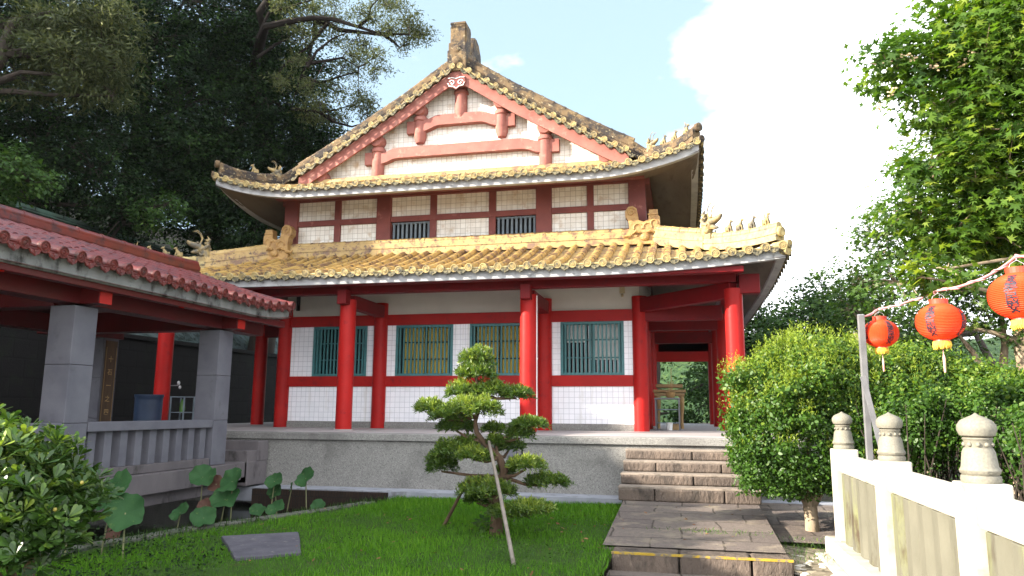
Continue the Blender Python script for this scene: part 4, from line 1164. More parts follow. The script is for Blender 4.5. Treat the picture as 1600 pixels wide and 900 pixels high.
# retaining walls and slope on the left
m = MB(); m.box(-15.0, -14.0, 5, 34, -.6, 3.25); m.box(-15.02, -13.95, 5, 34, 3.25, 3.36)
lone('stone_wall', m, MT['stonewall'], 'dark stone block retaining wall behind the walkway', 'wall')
m = MB(); m.box(-17.4, -16.3, 8, 40, 4.0, 6.45); m.box(-17.42, -16.25, 8, 40, 6.45, 6.6)
lone('upper_retaining_wall', m, MT['mosswall'], 'greenish mossy stone wall seen above the dark red roof', 'wall')
MT['shotcrete'] = stuff_mat('sprayed_concrete', (.09, .115, .115), (.05, .07, .07), 2.2, .95, .1, spots=((.012, .018, .012), 3.5, .48, .62), spots2=((.02, .035, .012), 1.6, .56, .66), bmp=1, bscale=12, bdist=.06)
m = MB(); rows = []
for j in range(9):
    rows.append([(-14.9 - 1.5 * j / 8 + random.uniform(-.08, .08), 5 + 1.0 * i, 3.25 + 1.6 * j / 8 + random.uniform(-.1, .1)) for i in range(30)])
m.sheet(rows); part('slope', m, MT['shotcrete'], kind='structure')
# hillside beyond
def hill_z(x, y):
    d = max(0, -17.3 - x); return 6.4 + 12 * (1 - math.exp(-d / 16)) + 1.0 * sin(x * .3 + y * .21) * min(1, d / 4)
m = MB(); rows = []
for i in range(30):
    x = -17.3 - i * 2.2; rows.append([(x, -30 + j * 3.2, hill_z(x, -30 + j * 3.2) * smooth01((-30 + j * 3.2 - 1) / 13)) for j in range(40)])
m.sheet(rows); part('hillside', m, MT['gravel_soil'], kind='structure', smooth=True)
# far hill to the right and behind, and the sloping bank beyond the building
MT['farwood'] = stuff_mat('far_wooded_hill', (.035, .07, .025), (.02, .045, .018), .12, .95, .05, spots=((.06, .10, .03), .5, .5, .62), spots2=((.012, .025, .010), .9, .52, .64), bmp=1, bscale=.6, bdist=1.2)
m = MB(); rows = []
for i in range(60):
    th = radians(-28 + 75 * i / 59); row = []
    for j in range(14):
        r = 70 + j * 16; z = -6 + 30 * smooth01((r - 70) / 190) * (.75 + .25 * sin(th * 5 + .6)) + 1.6 * sin(th * 40 + j) + 1.2 * sin(th * 83 + j * 2.1)
        row.append((r * sin(th), r * cos(th), z))
    rows.append(row)
m.sheet(rows); part('distant_hill', m, MT['farwood'], kind='structure', smooth=True)

# ------------------------------------------------------------------ granite railing on the right
RX = 1.65
py_ = [8.66, 6.76, 4.86, 2.96]
railing = thing('stone_railing', (RX, 6, 0), 'pale granite railing beside the path with round carved finials on its posts', 'railing')
m = MB(); m.box(RX - .30, RX + .30, 1.5, 9.0, -.4, -.02); part('plinth', m, MT['whitestone'], railing, bevel=.02)
m = MB(); m.box(RX - .20, RX + .20, 1.5, 8.95, -.02, .16); part('base_rail', m, MT['whitestone'], railing, bevel=.02)
m = MB()
for a, b in zip(py_[:-1], py_[1:]): m.box(RX - .085, RX + .085, b + .122, a - .122, .86, 1.04)
each('top_rail', m, MT['whitestone'], railing, bevel=.03)
FP = [(.075, 0), (.098, .0), (.100, .025), (.088, .04), (.115, .062), (.118, .075), (.093, .09)]
for y in py_:
    m = MB(); m.box(RX - .12, RX + .12, y - .12, y + .12, .16, 1.10)
    post = part('railing_post', m, MT['whitestone'], railing, bevel=.012)
    m = MB(); z = 1.10
    m.lathe([(.10, z + .001), (.105, z + .02), (.10, z + .04), (.088, z + .045)], (RX, y, 0), 24)
    m.lathe([(.092, z + .04), (.108, z + .055), (.112, z + .07), (.100, z + .09), (.090, z + .17), (.078, z + .195)], (RX, y, 0), 8)   # eight sided cup
    m.lathe([(.070, z + .19), (.072, z + .235), (.076, z + .24), (.080, z + .247), (.074, z + .254)], (RX, y, 0), 24)
    for k in range(10):
        a = k * 2 * pi / 10; m.ell((RX + .072 * cos(a), y + .072 * sin(a), z + .215), (.014, .014, .014), 8, 5)
    m.lathe([(.055, z + .25), (.090, z + .265), (.102, z + .295), (.100, z + .325), (.080, z + .352), (.045, z + .370), (.018, z + .382), (.002, z + .395)], (RX, y, 0), 24)
    part('finial', m, MT['finialstone'], post, smooth=True)
for a, b in zip(py_[:-1], py_[1:]):
    n = 5; y0, y1 = b + .13, a - .13
    for i in range(n):
        y = y0 + (y1 - y0) * (i + .5) / n; q = MB(); hw = (y1 - y0) / n / 2 - .017
        q.prism([(-.082, -hw * .42), (-.02, -hw), (.02, -hw), (.082, -hw * .42), (.082, hw * .42), (.02, hw), (-.02, hw), (-.082, hw * .42)], (RX, y, .16), (1, 0, 0), (0, 1, 0), (0, 0, 1), .702); part('railing_panel', q, MT['balstone'], railing, bevel=.006)

# ------------------------------------------------------------------ lanterns, pole, rope
def lantern(c, R, ang, words, label, g='red paper lanterns on the pink cord'):
    c = Vector(c); H = R * .80
    t = thing('paper_lantern', c, label, 'lantern', g)
    n = 48; prof = []
    for i in range(n + 1):
        u = -1 + 2 * i / n; z = u * H; r = R * (1 - abs(u) ** 2.35 * .80) ** .62
        prof.append((r * (1 + .017 * cos(i * pi)), z))
    m = MB()
    V = []; F = []; k = 40
    for r, z in prof:
        for j in range(k): V.append((c.x + r * cos(2 * pi * j / k), c.y + r * sin(2 * pi * j / k), c.z + z))
    for i in range(n):
        for j in range(k): F.append((i * k + j, i * k + (j + 1) % k, (i + 1) * k + (j + 1) % k, (i + 1) * k + j))
    m.add(V, F); part('shade', m, MT['paper'], t, smooth=False)
    rt_ = prof[-1][0]
    m = MB(); m.lathe([(rt_ * 1.0, H - .002), (rt_ * 1.05, H + .035), (rt_ * .95, H + .035), (rt_ * .9, H)], c, 24); q = MB(); q.lathe([(rt_ * .85, -H), (rt_ * .9, -H - .02), (rt_ * .7, -H - .02)], c, 24); part('rim', q, MT['paper_rim'], t)
    part('rim', m, MT['paper_rim'], t)
    m = MB()
    for j in range(40):
        a = 2 * pi * j / 40; r = rt_ * .85; L_ = .052 + random.uniform(-.008, .008)
        p = c + Vector((r * cos(a), r * sin(a), -H - .015)); m.tube([p, p + Vector((.006 * cos(a), .006 * sin(a), -L_ * .6)), p + Vector((random.uniform(-.005, .005), random.uniform(-.005, .005), -L_))], [.007, .006, .003], 4)
    part('fringe', m, MT['fringe'], t)
    m = MB(); m.tube([c + Vector((0, 0, -H)), c + Vector((.004, 0, -H - .12))], .003, 5); part('cord', m, MT['cordpink'], t)
    m = MB(); m.tube([c + Vector((.004, 0, -H - .11)), c + Vector((.005, 0, -H - .14)), c + Vector((.004, 0, -H - .24))], [.006, .010, .007], 8); part('tassel', m, MT['tassel'], t)
    m = MB()
    for s_ in (-1, 1): m.tube([c + Vector((s_ * rt_ * .8, 0, H + .02)), c + Vector((s_ * rt_ * .6, 0, H + .06)), c + Vector((0, 0, H + .085))], .0022, 5)
    m.tube([c + Vector((0, 0, H + .08)), c + Vector((0, 0, H + .10))], .003, 5)
    part('wire_handle', m, MT['steel'], t)
    # brushed characters down the paper
    def put(mb, word, phi, bold):
        for k_, ch in enumerate(word):
            Vt, Ft = text_verts(ch); zc = H * (.60 - .40 * k_); s_ = R * .45
            out = []
            for x, y in Vt:
                z = zc + y * s_ * .9; u = max(-.97, min(.97, z / H)); r = R * (1 - abs(u) ** 2.35 * .80) ** .62 + .0035
                a = phi + x * s_ / R
                out.append((c.x + r * cos(a), c.y + r * sin(a), c.z + z))
            mb.add(out, Ft)
    m = MB()
    for i_, wd in enumerate(words): put(m, wd, ang + i_ * pi * .5, True)
    part('lettering', m, MT['ink'], t)
    return t
m, t, b, out = newmat('red_lantern_paper')
colr = mix(t, noise(t, coords(t), 5, 3), (.82, .11, .025), (.74, .08, .02)); t.links.new(colr, b.inputs['Base Color']); b.inputs['Roughness'].default_value = .55
tr = t.nodes.new('ShaderNodeBsdfTranslucent'); tr.inputs['Color'].default_value = (.9, .10, .02, 1)
ms = t.nodes.new('ShaderNodeMixShader'); ms.inputs[0].default_value = .4; t.links.new(b.outputs[0], ms.inputs[1]); t.links.new(tr.outputs[0], ms.inputs[2]); t.links.new(ms.outputs[0], out.inputs[0]); MT['paper'] = m
MT['paper_rim'] = stuff_mat('red_rim', (.65, .05, .02), (.55, .04, .02), 5, .5, bmp=0)
MT['fringe'] = stuff_mat('yellow_fringe', (.75, .50, .06), (.65, .40, .04), 30, .8, bmp=0)
MT['tassel'] = stuff_mat('pink_tassel', (.62, .25, .22), (.5, .4, .3), 30, .8, bmp=0)
MT['cordpink'] = stuff_mat('pink_cord', (.62, .22, .25), (.5, .3, .3), 14, .7, bmp=.2)
MT['ink'] = stuff_mat('black_ink', (.03, .015, .03), (.02, .01, .02), 6, .6, bmp=0)
PTOP = atD(1345, 493, 7.20)
l1 = atD(1376, 521, 7.25); l2 = atD(1469, 503, 5.45); l3 = atD(1594, 462, 4.45)
lantern(l1, .163, radians(-160), ('風調雨順', '國泰民安'), 'smallest red paper lantern, hanging next to the top of the metal pole')
lantern(l2, .163, radians(-130), ('國泰民安', '風調雨順'), 'middle red paper lantern, partly under the maple leaves')
lantern(l3, .168, radians(-127), ('國泰民安', '風調雨順'), 'largest red paper lantern, highest on the cord and nearest of the three')
m = MB(); wp = [PTOP + Vector((0, 0, -.02)), l1 + Vector((0, 0, .245)), atD(1425, 469, 6.3), l2 + Vector((0, 0, .235)), atD(1530, 437, 4.95), l3 + Vector((0, 0, .24)), atD(1700, 385, 3.6)]
cp = []
for i in range(len(wp) - 1):
    for k in range(8): cp.append(wp[i].lerp(wp[i + 1], k / 8) + Vector((0, 0, -.012 * sin(pi * k / 8))))
m.tube(cp, .0085, 7)
m.tube([p + Vector((.012 * cos(i * 1.3), 0, .012 * sin(i * 1.3))) for i, p in enumerate(cp)], .005, 5)
lone('hanging_cord', m, MT['cordpink'], 'twisted pink cord strung from the metal pole to the right', 'cord')
MT['polemetal'] = stuff_mat('galvanised_metal', (.24, .24, .25), (.17, .17, .18), 4, .5, metal=.3, bmp=.1)
# metal pole with a brace
pole = thing('metal_pole', (PTOP.x, PTOP.y, 0), 'slanting square steel pole holding the lantern cord', 'pole')
m = MB(); base = atD(1368, 770, 7.30); m.beam(PTOP + Vector((0, 0, .01)), atD(1362, 760, 7.3), .058, .058, (0, 1, 0)); part('tube', m, MT['polemetal'], pole, bevel=.004)
m = MB(); m.beam(atD(1348, 588, 7.16), atD(1377, 700, 7.12), .05, .012, (0, 1, 0)); part('brace', m, MT['polemetal'], pole)

# ------------------------------------------------------------------ table and things in the side verandah
tb = thing('folding_table', (-.36, 17.6, PZ), 'grey metal table in the side verandah by the red columns', 'table')
MT['dullsteel'] = stuff_mat('dull_grey_metal', (.16, .16, .17), (.12, .12, .13), 4, .6, bmp=.05)
m = MB(); m.box(-.66, -.08, 17.3, 17.9, 1.74, 1.775); part('tabletop', m, MT['dullsteel'], tb, bevel=.004)
m = MB(); m.box(-.62, -.12, 17.33, 17.87, 1.50, 1.52); m.box(-.62, -.12, 17.33, 17.87, 1.20, 1.215); each('shelf', m, MT['greybar'], tb)
for x in (-.63, -.11):
    for y in (17.33, 17.87):
        q = MB(); q.box(x - .018, x + .018, y - .018, y + .018, PZ + .006, 1.74); part('leg', q, MT['dullsteel'], tb)
m = MB(); m.lathe([(.06, 0), (.075, .16), (.08, .165), (.07, .16), (.055, .01)], (-.33, 17.15, PZ + .006), 18)
lone('white_bucket', m, MT['white'], 'small white bucket on the verandah floor before the metal table', 'bucket', smooth=True)
al = thing('altar_table', (-.3, 18.9, PZ), 'tiered yellow wooden offering table behind the metal table', 'table')
MT['ywood'] = stuff_mat('yellow_varnished_wood', (.36, .23, .09), (.28, .17, .06), 4, .5, bmp=.2, stretch=(.2, 1, 1))
m = MB(); m.box(-.72, .05, 18.5, 19.3, 1.92, 1.99); m.box(-.66, -.02, 18.55, 19.25, 2.04, 2.12); m.box(-.7, .02, 18.52, 19.28, 1.84, 1.90); part('tabletop', m, MT['ywood'], al, bevel=.005)
for x in (-.62, -.06):
    q = MB(); q.tube([(x, 18.6, PZ + .006), (x, 18.6, 1.3), (x + .02, 18.6, 1.6), (x, 18.6, 1.84)], [.05, .035, .05, .07], 10); part('leg', q, MT['ywood'], al)
m = MB(); m.lathe([(.07, 0), (.10, .03), (.11, .10), (.12, .13), (.10, .13), (.09, .11)], (-.30, 17.6, 1.775), 18)
for k in range(7): m.tube([(-.30 + random.uniform(-.05, .05), 17.6, 1.86), (-.30 + random.uniform(-.08, .08), 17.6, 2.15)], .004, 4)
m.tube([(-.27, 17.6, 1.86), (-.27, 17.6, 2.45)], .008, 5)
lone('incense_pot', m, MT['ywood'], 'incense pot with upright sticks on the metal table', 'incense pot', smooth=True)
m = MB(); m.box(-.36, -.12, 17.42, 17.75, PZ + .006, 1.2); lone('carton', m, MT['ywood'], 'yellow carton under the metal table', 'box')
# ------------------------------------------------------------------ leaves
T_HEX = np.array([(0, 0, 0), (.30, .19, .03), (.70, .17, .02), (1, 0, -.03), (.70, -.17, .02), (.30, -.19, .03)])
T_QUAD = np.array([(0, 0, 0), (.45, .12, 0), (1, 0, 0), (.45, -.12, 0)])
T_WIDE = np.array([(0, 0, 0), (.45, .30, 0), (1, 0, 0), (.45, -.30, 0)])
T_OBOV = np.array([(0, 0, 0), (.45, .09, .02), (.80, .17, .03), (.97, .09, .03), (1, 0, .02), (.97, -.09, .03), (.80, -.17, .03), (.45, -.09, .02)])
T_NARR = np.array([(0, 0, 0), (.35, .055, .01), (.8, .05, 0), (1, 0, -.02), (.8, -.05, 0), (.35, -.055, .01)])
_ml = []
for k, (a, r) in enumerate([(180, .10), (118, .34), (100, .62), (72, .30), (40, .78), (18, .36), (0, 1.0), (-18, .36), (-40, .78), (-72, .30), (-100, .62), (-118, .34)]):
    _ml.append((.25 + r * .75 * cos(radians(a)), r * .75 * sin(radians(a)), .03 * (k % 2)))
T_MAPLE = np.array(_ml)

def leaves(name, tmpl, pos, nrm, dr, size, mat, parent=None, tone=None, **tags):
    n = len(pos); k = len(tmpl)
    nrm = nrm / np.maximum(1e-6, np.linalg.norm(nrm, axis=1, keepdims=True))
    dr = dr - nrm * np.sum(dr * nrm, axis=1, keepdims=True); dr /= np.maximum(1e-6, np.linalg.norm(dr, axis=1, keepdims=True))
    sd = np.cross(nrm, dr)
    if np.isscalar(size): size = np.full(n, size)
    size = np.asarray(size)
    V = pos[:, None, :] + size[:, None, None] * (tmpl[None, :, 0, None] * dr[:, None, :] + tmpl[None, :, 1, None] * sd[:, None, :] + tmpl[None, :, 2, None] * nrm[:, None, :])
    org = ORG[parent.name] if parent is not None else Vector((0, 0, 0))
    V = (V.reshape(-1, 3) - np.array(org)).astype(np.float32)
    me = bpy.data.meshes.new(name)
    me.vertices.add(n * k); me.vertices.foreach_set('co', V.ravel())
    me.loops.add(n * k); me.loops.foreach_set('vertex_index', np.arange(n * k, dtype=np.int32))
    me.polygons.add(n); me.polygons.foreach_set('loop_start', np.arange(0, n * k, k, dtype=np.int32))
    try: me.polygons.foreach_set('loop_total', np.full(n, k, dtype=np.int32))
    except Exception: pass
    me.update(calc_edges=True)
    if tone is None: tone = RNG.random(n)
    at = me.attributes.new('tone', 'FLOAT', 'FACE'); at.data.foreach_set('value', np.clip(tone, 0, 1).astype(np.float32))
    me.materials.append(mat)
    o = bpy.data.objects.new(name, me); COL.objects.link(o)
    if parent is not None: o.parent = parent
    ORG[o.name] = org
    for a, b in tags.items(): o[a] = b
    return o

def rnd(n): 
    v = RNG.normal(size=(n, 3)); return v / np.linalg.norm(v, axis=1, keepdims=True)
def clumps(blobs, nsub, nleaf, rsub, flat=.6, inner=.45, uneven=.18):
    """leaf clumps spread through ellipsoids; returns positions, outward directions, clump centres, per leaf clump tone"""
    P, O, Cn, T = [], [], [], []
    for (c, r) in blobs:
        c = np.array(c, float); r = np.array(r if hasattr(r, '__len__') else (r, r, r), float)
        ns = max(2, int(nsub * (r[0] * r[1] * r[2]) ** (2 / 3)))
        d = rnd(ns); rad = (inner + (1 - inner) * RNG.random(ns) ** .6) * (1 + RNG.normal(size=ns) * uneven)
        cc = c + d * r * rad[:, None]
        for q, dd in zip(cc, d):
            k = max(4, int(nleaf * RNG.uniform(.5, 1.4)))
            rs = rsub * RNG.uniform(.6, 1.3)
            off = RNG.normal(size=(k, 3)) * rs * np.array([1, 1, flat]) * .55
            P.append(q + off); O.append(np.tile(dd, (k, 1)) + off / rs * .5); T.append(np.full(k, RNG.normal() * .19))
        Cn.append(cc)
    return np.concatenate(P), np.concatenate(O), np.concatenate(Cn), np.concatenate(T)

def tree(name, base, top, blobs, label, cat, leafm, barkm, nsub, nleaf, rsub, size, tmpl=T_HEX, trunk_r=.18, flat=.6, droop=0, group=None, inner=.45, limb_r=.06, twigs=.5, upw=.8, extra=None):
    base = Vector(base); t = thing(name, base, label, cat, group)
    m = MB(); top = Vector(top); ax = [base.lerp(top, k / 6) + Vector((random.uniform(-1, 1), random.uniform(-1, 1), 0)) * trunk_r * .6 * (k > 0) for k in range(7)]
    m.tube([base + Vector((0, 0, -.15))] + ax, [trunk_r * 1.5] + [trunk_r * (1.15 - .75 * k / 6) for k in range(7)], 10)
    tr = part('trunk', m, barkm, t, smooth=True)
    P, O, Cn, T = clumps(blobs, nsub, nleaf, rsub, flat, inner)
    lm = MB()
    for (c, r) in blobs:
        c = Vector(c); s = min(ax[2:], key=lambda q: (q - c).length + (2 if q.z > c.z + .3 else 0)); mid = s.lerp(c, .5) + Vector((random.uniform(-1, 1), random.uniform(-1, 1), random.uniform(-.3, 1))) * (c - s).length * .12
        lm.tube([s, s.lerp(mid, .5) + Vector((0, 0, .02)), mid, mid.lerp(c, .6), c], [limb_r * 1.3, limb_r, limb_r * .8, limb_r * .55, limb_r * .3], 7)
    for q in Cn:
        if random.random() < twigs:
            q = Vector(q); c = min((Vector(b[0]) for b in blobs), key=lambda z: (z - q).length); mid = c.lerp(q, .5) + Vector((random.uniform(-1, 1), random.uniform(-1, 1), random.uniform(-1, 1))) * (q - c).length * .12
            lm.tube([c, mid, q], [limb_r * .35, limb_r * .22, limb_r * .08], 5, cap=False)
    part('limbs', lm, barkm, t, smooth=True)
    n = len(P); nr = O * .5 + np.array([0, 0, upw]) + RNG.normal(size=(n, 3)) * .5
    dr = O * .8 + RNG.normal(size=(n, 3)) * .7 + np.array([0, 0, -droop])
    tone = .45 + T + RNG.normal(size=n) * .16
    leaves('crown', tmpl, P, nr, dr, size * RNG.uniform(.6, 1.2, n), leafm, t, tone)
    return t

LM = {}
LM['forest'] = leaf_mat('forest_leaf', (.004, .010, .004), (.010, .026, .008), (.040, .082, .018), .3, .65, .15)
LM['bamboo'] = leaf_mat('willowy_leaf', (.022, .032, .012), (.055, .07, .026), (.14, .15, .055), .3, .6, .2)
LM['fern'] = leaf_mat('mid_green_leaf', (.018, .042, .011), (.038, .085, .018), (.085, .15, .028), .35, .6, .2)
LM['maple'] = leaf_mat('maple_leaf', (.032, .080, .012), (.085, .16, .020), (.24, .30, .04), .52, .5, .3)
LM['maple2'] = leaf_mat('maple_leaf_far', (.030, .072, .014), (.065, .13, .022), (.15, .21, .035), .48, .45, .4)
LM['hedge'] = leaf_mat('hedge_leaf', (.020, .060, .010), (.055, .125, .015), (.24, .31, .03), .38, .45, .35)
LM['podo'] = leaf_mat('podocarpus_leaf', (.024, .058, .014), (.085, .15, .022), (.30, .36, .05), .35, .36, .5)
LM['pitto'] = leaf_mat('glossy_shrub_leaf', (.016, .042, .008), (.045, .095, .016), (.20, .27, .04), .3, .35, .4)
LM['lotus'] = leaf_mat('lotus_leaf', (.012, .085, .045), (.02, .12, .06), (.05, .17, .05), .25, .5, .4)
LM['grass'] = leaf_mat('grass_blade', (.045, .135, .005), (.092, .245, .012), (.19, .37, .03), .35, .5, .3)
LM['dry'] = leaf_mat('dry_leaf', (.14, .06, .03), (.20, .09, .05), (.26, .14, .07), .2, .7, .2)

# ------------------------------------------------------------------ grass on the lawn
def lawn_pts(n, y0, y1):
    y = RNG.uniform(y0, y1, n); ex = np.array([edge_x(v) for v in y]); sh = np.array([shelf(v) for v in y])
    x = (ex - sh) + (-.76 - (ex - sh)) * RNG.random(n)
    z = np.array([zlawn(a, b) for a, b in zip(x, y)])
    low = x < ex; z[low] = -.11
    slab = np.zeros(n, bool)
    for i, (a, b) in enumerate(zip(x, y)):
        c = False; j = 3
        for k in range(4):
            xi, yi, xj, yj = c4[k].x, c4[k].y, c4[j].x, c4[j].y
            if ((yi > b) != (yj > b)) and (a < (xj - xi) * (b - yi) / (yj - yi) + xi): c = not c
            j = k
        slab[i] = c
    kerbz = (x > ex + .0) & (x < ex + .25) & (RNG.random(n) < .93) & (y < 11.7)
    bare = (np.sin(x * 5.3 + 2 * np.sin(y * 2.2)) * np.sin(y * 4.1 + x) > .80) & (RNG.random(n) < .6)
    keep = ~slab & ~kerbz & ~bare
    return np.stack([x, y, z], 1)[keep], low[keep]
Pg, low = lawn_pts(76000, 4.6, 12.03)
n = len(Pg)
patch = np.sin(Pg[:, 0] * 2.1 + 1.3 * np.sin(Pg[:, 1] * 1.4)) * np.cos(Pg[:, 1] * 1.9 + .8) 
tall = .055 + .028 * patch + .03 * np.clip((Pg[:, 1] - 9) / 2, 0, 1) * np.clip((12.1 - Pg[:, 1]) * 1.5, 0, 1) * (Pg[:, 0] > -5.2)
dirs = RNG.normal(size=(n, 3)) * .42 + np.array([0, 0, 1.0])
hgt = tall * RNG.uniform(.5, 1.35, n)
T_BLADE = np.array([(0, .05, 0), (0, -.05, 0), (.55, -.035, .03), (1, 0, .14), (.55, .035, .03)])
nh = RNG.normal(size=(n, 3)) * np.array([1, 1, .1]) + np.array([0, -.6, .2])
leaves('grass', T_BLADE, Pg - np.array([0, 0, .005]), nh, dirs, hgt, LM['grass'], tone=.42 + patch * .14 + RNG.normal(size=n) * .2, kind='stuff')
# clover and broad weeds between the blades
Pw, lw = lawn_pts(9000, 4.6, 12.0); Pw = Pw[(np.sin(Pw[:, 0] * 3.1) * np.cos(Pw[:, 1] * 2.3 + 1) > .1) | lw[:len(Pw)]]
n = len(Pw); leaves('ground_cover', T_WIDE, Pw + np.array([0, 0, .02]) + RNG.random((n, 1)) * np.array([0, 0, .03]), RNG.normal(size=(n, 3)) * .35 + np.array([0, 0, 1]), rnd(n), RNG.uniform(.02, .045, n), LM['fern'], tone=.6 + RNG.normal(size=n) * .2, kind='stuff')
# fallen leaves
n = 170; fx, fy = RNG.uniform(-5.2, 1.4, n), RNG.uniform(6.6, 11.9, n); fz = np.where(fx < -.9, .065, np.where((fx < .97) & (fy > 8.3), [zpath(v) + .006 for v in fy], .02)); kk = ~((fx > -.9) & (fy < 8.35))
Pf = np.stack([fx, fy, fz], 1)[kk]; n = len(Pf)
leaves('fallen_leaves', T_HEX, Pf, RNG.normal(size=(n, 3)) * .3 + np.array([0, 0, 1]), rnd(n), RNG.uniform(.03, .07, n), LM['dry'], kind='stuff')
# rank grass hanging over the pond edge
n = 5200; y = RNG.uniform(6.0, 11.9, n); ex = np.array([edge_x(v) for v in y]); x = ex - RNG.random(n) ** 1.3 * .75; z = -.07 - .12 * (ex - x)
kk = (np.sin(y * 5.1) + np.sin(y * 2.3 + 1) > -.9); Pb = np.stack([x, y, z], 1)[kk]; n = len(Pb)
leaves('bank_grass', T_BLADE, Pb, RNG.normal(size=(n, 3)) * np.array([1, 1, .1]), RNG.normal(size=(n, 3)) * .6 + np.array([-.2, 0, .9]), RNG.uniform(.07, .20, n), LM['fern'], tone=.4 + RNG.normal(size=n) * .25, kind='stuff')
# weeds right of the path and along the joints
xs = np.concatenate([RNG.uniform(1.0, 1.9, 900), RNG.normal(.4, .35, 250), RNG.uniform(-.85, .9, 160)]); ys = np.concatenate([RNG.uniform(8.2, 9.7, 900), RNG.normal(9.15, .07, 250), RNG.normal(7.55, .04, 160)])
zs = np.where(xs > .98, -.0, np.where(ys > 8.3, [zpath(v) for v in ys], -.12)); n = len(xs)
leaves('weeds', T_NARR, np.stack([xs, ys, zs], 1), RNG.normal(size=(n, 3)), RNG.normal(size=(n, 3)) * .6 + np.array([0, 0, .8]), RNG.uniform(.02, .06, n), LM['hedge'], tone=.4 + RNG.normal(size=n) * .2, kind='stuff')

# ------------------------------------------------------------------ pruned podocarpus with stakes
PB = atZ(775, 838, 0.0); PY = PB.y
pod_t = thing('pruned_pine_tree', PB, 'cloud pruned podocarpus tree with leafy pads standing on the lawn', 'tree')
def pp(px, py, dy=0): return atY(px, py, PY + dy)
m = MB()
m.tube([PB + Vector((0, 0, -.1)), PB + Vector((0, 0, .04)), pp(776, 805), pp(772, 780), pp(782, 757, .05), pp(788, 735), pp(780, 715), pp(764, 700), pp(755, 690), pp(745, 676), pp(742, 660), pp(748, 640), pp(746, 615), pp(744, 590), pp(745, 560)],
       [.13, .085, .07, .062, .055, .05, .046, .04, .036, .032, .028, .024, .02, .016, .01], 12)
part('trunk', m, MT['bark'], pod_t, smooth=True)
pads = [  # px, py, rx px, ry px, depth offset, brightness
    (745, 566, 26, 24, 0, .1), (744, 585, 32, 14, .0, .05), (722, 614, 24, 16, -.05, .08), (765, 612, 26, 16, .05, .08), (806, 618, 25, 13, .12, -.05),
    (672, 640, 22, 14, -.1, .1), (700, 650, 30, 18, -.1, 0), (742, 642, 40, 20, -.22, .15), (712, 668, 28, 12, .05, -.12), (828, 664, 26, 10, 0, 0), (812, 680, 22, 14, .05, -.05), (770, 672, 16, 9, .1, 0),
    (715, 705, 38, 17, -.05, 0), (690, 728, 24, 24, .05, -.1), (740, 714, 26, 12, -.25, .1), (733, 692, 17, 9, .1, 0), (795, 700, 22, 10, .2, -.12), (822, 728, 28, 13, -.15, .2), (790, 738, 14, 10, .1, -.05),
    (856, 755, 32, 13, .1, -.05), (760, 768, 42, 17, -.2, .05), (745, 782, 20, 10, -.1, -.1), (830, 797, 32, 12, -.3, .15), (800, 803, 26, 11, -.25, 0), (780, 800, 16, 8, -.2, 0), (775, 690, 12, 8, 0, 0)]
lb = MB(); Pp, Oo, Tt = [], [], []
anch = [pp(744, 590), pp(746, 615), pp(745, 650), pp(755, 690), pp(780, 715), pp(785, 745), pp(772, 785)]
for (px, py, rx, ry, dy, br) in pads:
    c = pp(px, py, dy); sx = rx / FPX * PY * 1.10; sz = ry / FPX * PY * 1.18; sy = sx * .75
    a = min(anch, key=lambda q: abs(q.z + .08 - c.z) + .5 * abs(q.x - c.x)); mid = a.lerp(c, .5) + Vector((0, 0, -.05))
    lb.tube([a, mid, c + Vector((0, 0, -sz * .3))], [.026, .02, .012], 7)
    nc = int(90 + 1150 * sx * sy * 4)
    d = rnd(nc); d[:, 2] = np.where(d[:, 2] < -.35, -d[:, 2] * .5, d[:, 2]); q = np.array(c) + d * np.array([sx, sy, sz]) * (RNG.random((nc, 1)) ** .35) * RNG.uniform(.85, 1.12, (nc, 1))
    for p0, dd in zip(q, d):
        k = 13; v = rnd(k) * .75 + dd * .45 + np.array([0, 0, .65]); Pp.append(p0 + RNG.normal(size=(k, 3)) * .006); Oo.append(v); Tt.append(np.full(k, .40 + br * .8 + .24 * dd[2] + RNG.normal() * .10))  # leaf tone rises on upward sides, light on the pad tops put into colour
        if random.random() < .02: lb.tube([c, Vector(p0)], [.007, .003], 5, cap=False)
Pp, Oo, Tt = np.concatenate(Pp), np.concatenate(Oo), np.concatenate(Tt)
part('limbs', lb, MT['bark'], pod_t, smooth=True)
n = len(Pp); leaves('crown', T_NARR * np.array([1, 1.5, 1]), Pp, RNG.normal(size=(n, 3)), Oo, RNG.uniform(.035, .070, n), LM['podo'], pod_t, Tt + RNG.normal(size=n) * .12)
for (a, b, lab) in (((803, 884, -1.35), (764, 690, -.10), 'pale wooden stake leaning against the front of the pruned tree'), ((691, 826, .35), (727, 757, .1), 'brown wooden stake propping the left side of the pruned tree')):
    s0 = atY(a[0], a[1], atZ(a[0], a[1], 0).y); s1_ = atY(b[0], b[1], PY + b[2] - .06)
    q = MB(); dd = (s1_ - s0); q.tube([s0 - dd * .04, s0 + dd * .5 + Vector((.006, 0, 0)), s1_], [.023, .021, .018] if a[0] > 750 else [.024, .022, .018], 9)
    lone('wooden_stake', q, MT['stake'] if a[0] > 750 else MT['bark'], lab, 'stake', smooth=True)
s0, s1_ = pp(762, 705, -.12), pp(790, 655, -.1)
# leafy weed at its foot
n = 60; P0 = np.array(atZ(762, 838, .0)) + RNG.normal(size=(n, 3)) * np.array([.09, .06, .0]) + np.array([0, 0, .06]) + RNG.random((n, 1)) * np.array([0, 0, .14])
leaves('garden_weed', T_WIDE, P0, RNG.normal(size=(n, 3)) * .4 + np.array([0, -.4, 1]), rnd(n), RNG.uniform(.05, .11, n), LM['fern'], tone=.7 + RNG.normal(size=n) * .15, label='broad leaved weed at the foot of the pruned tree', category='weed')

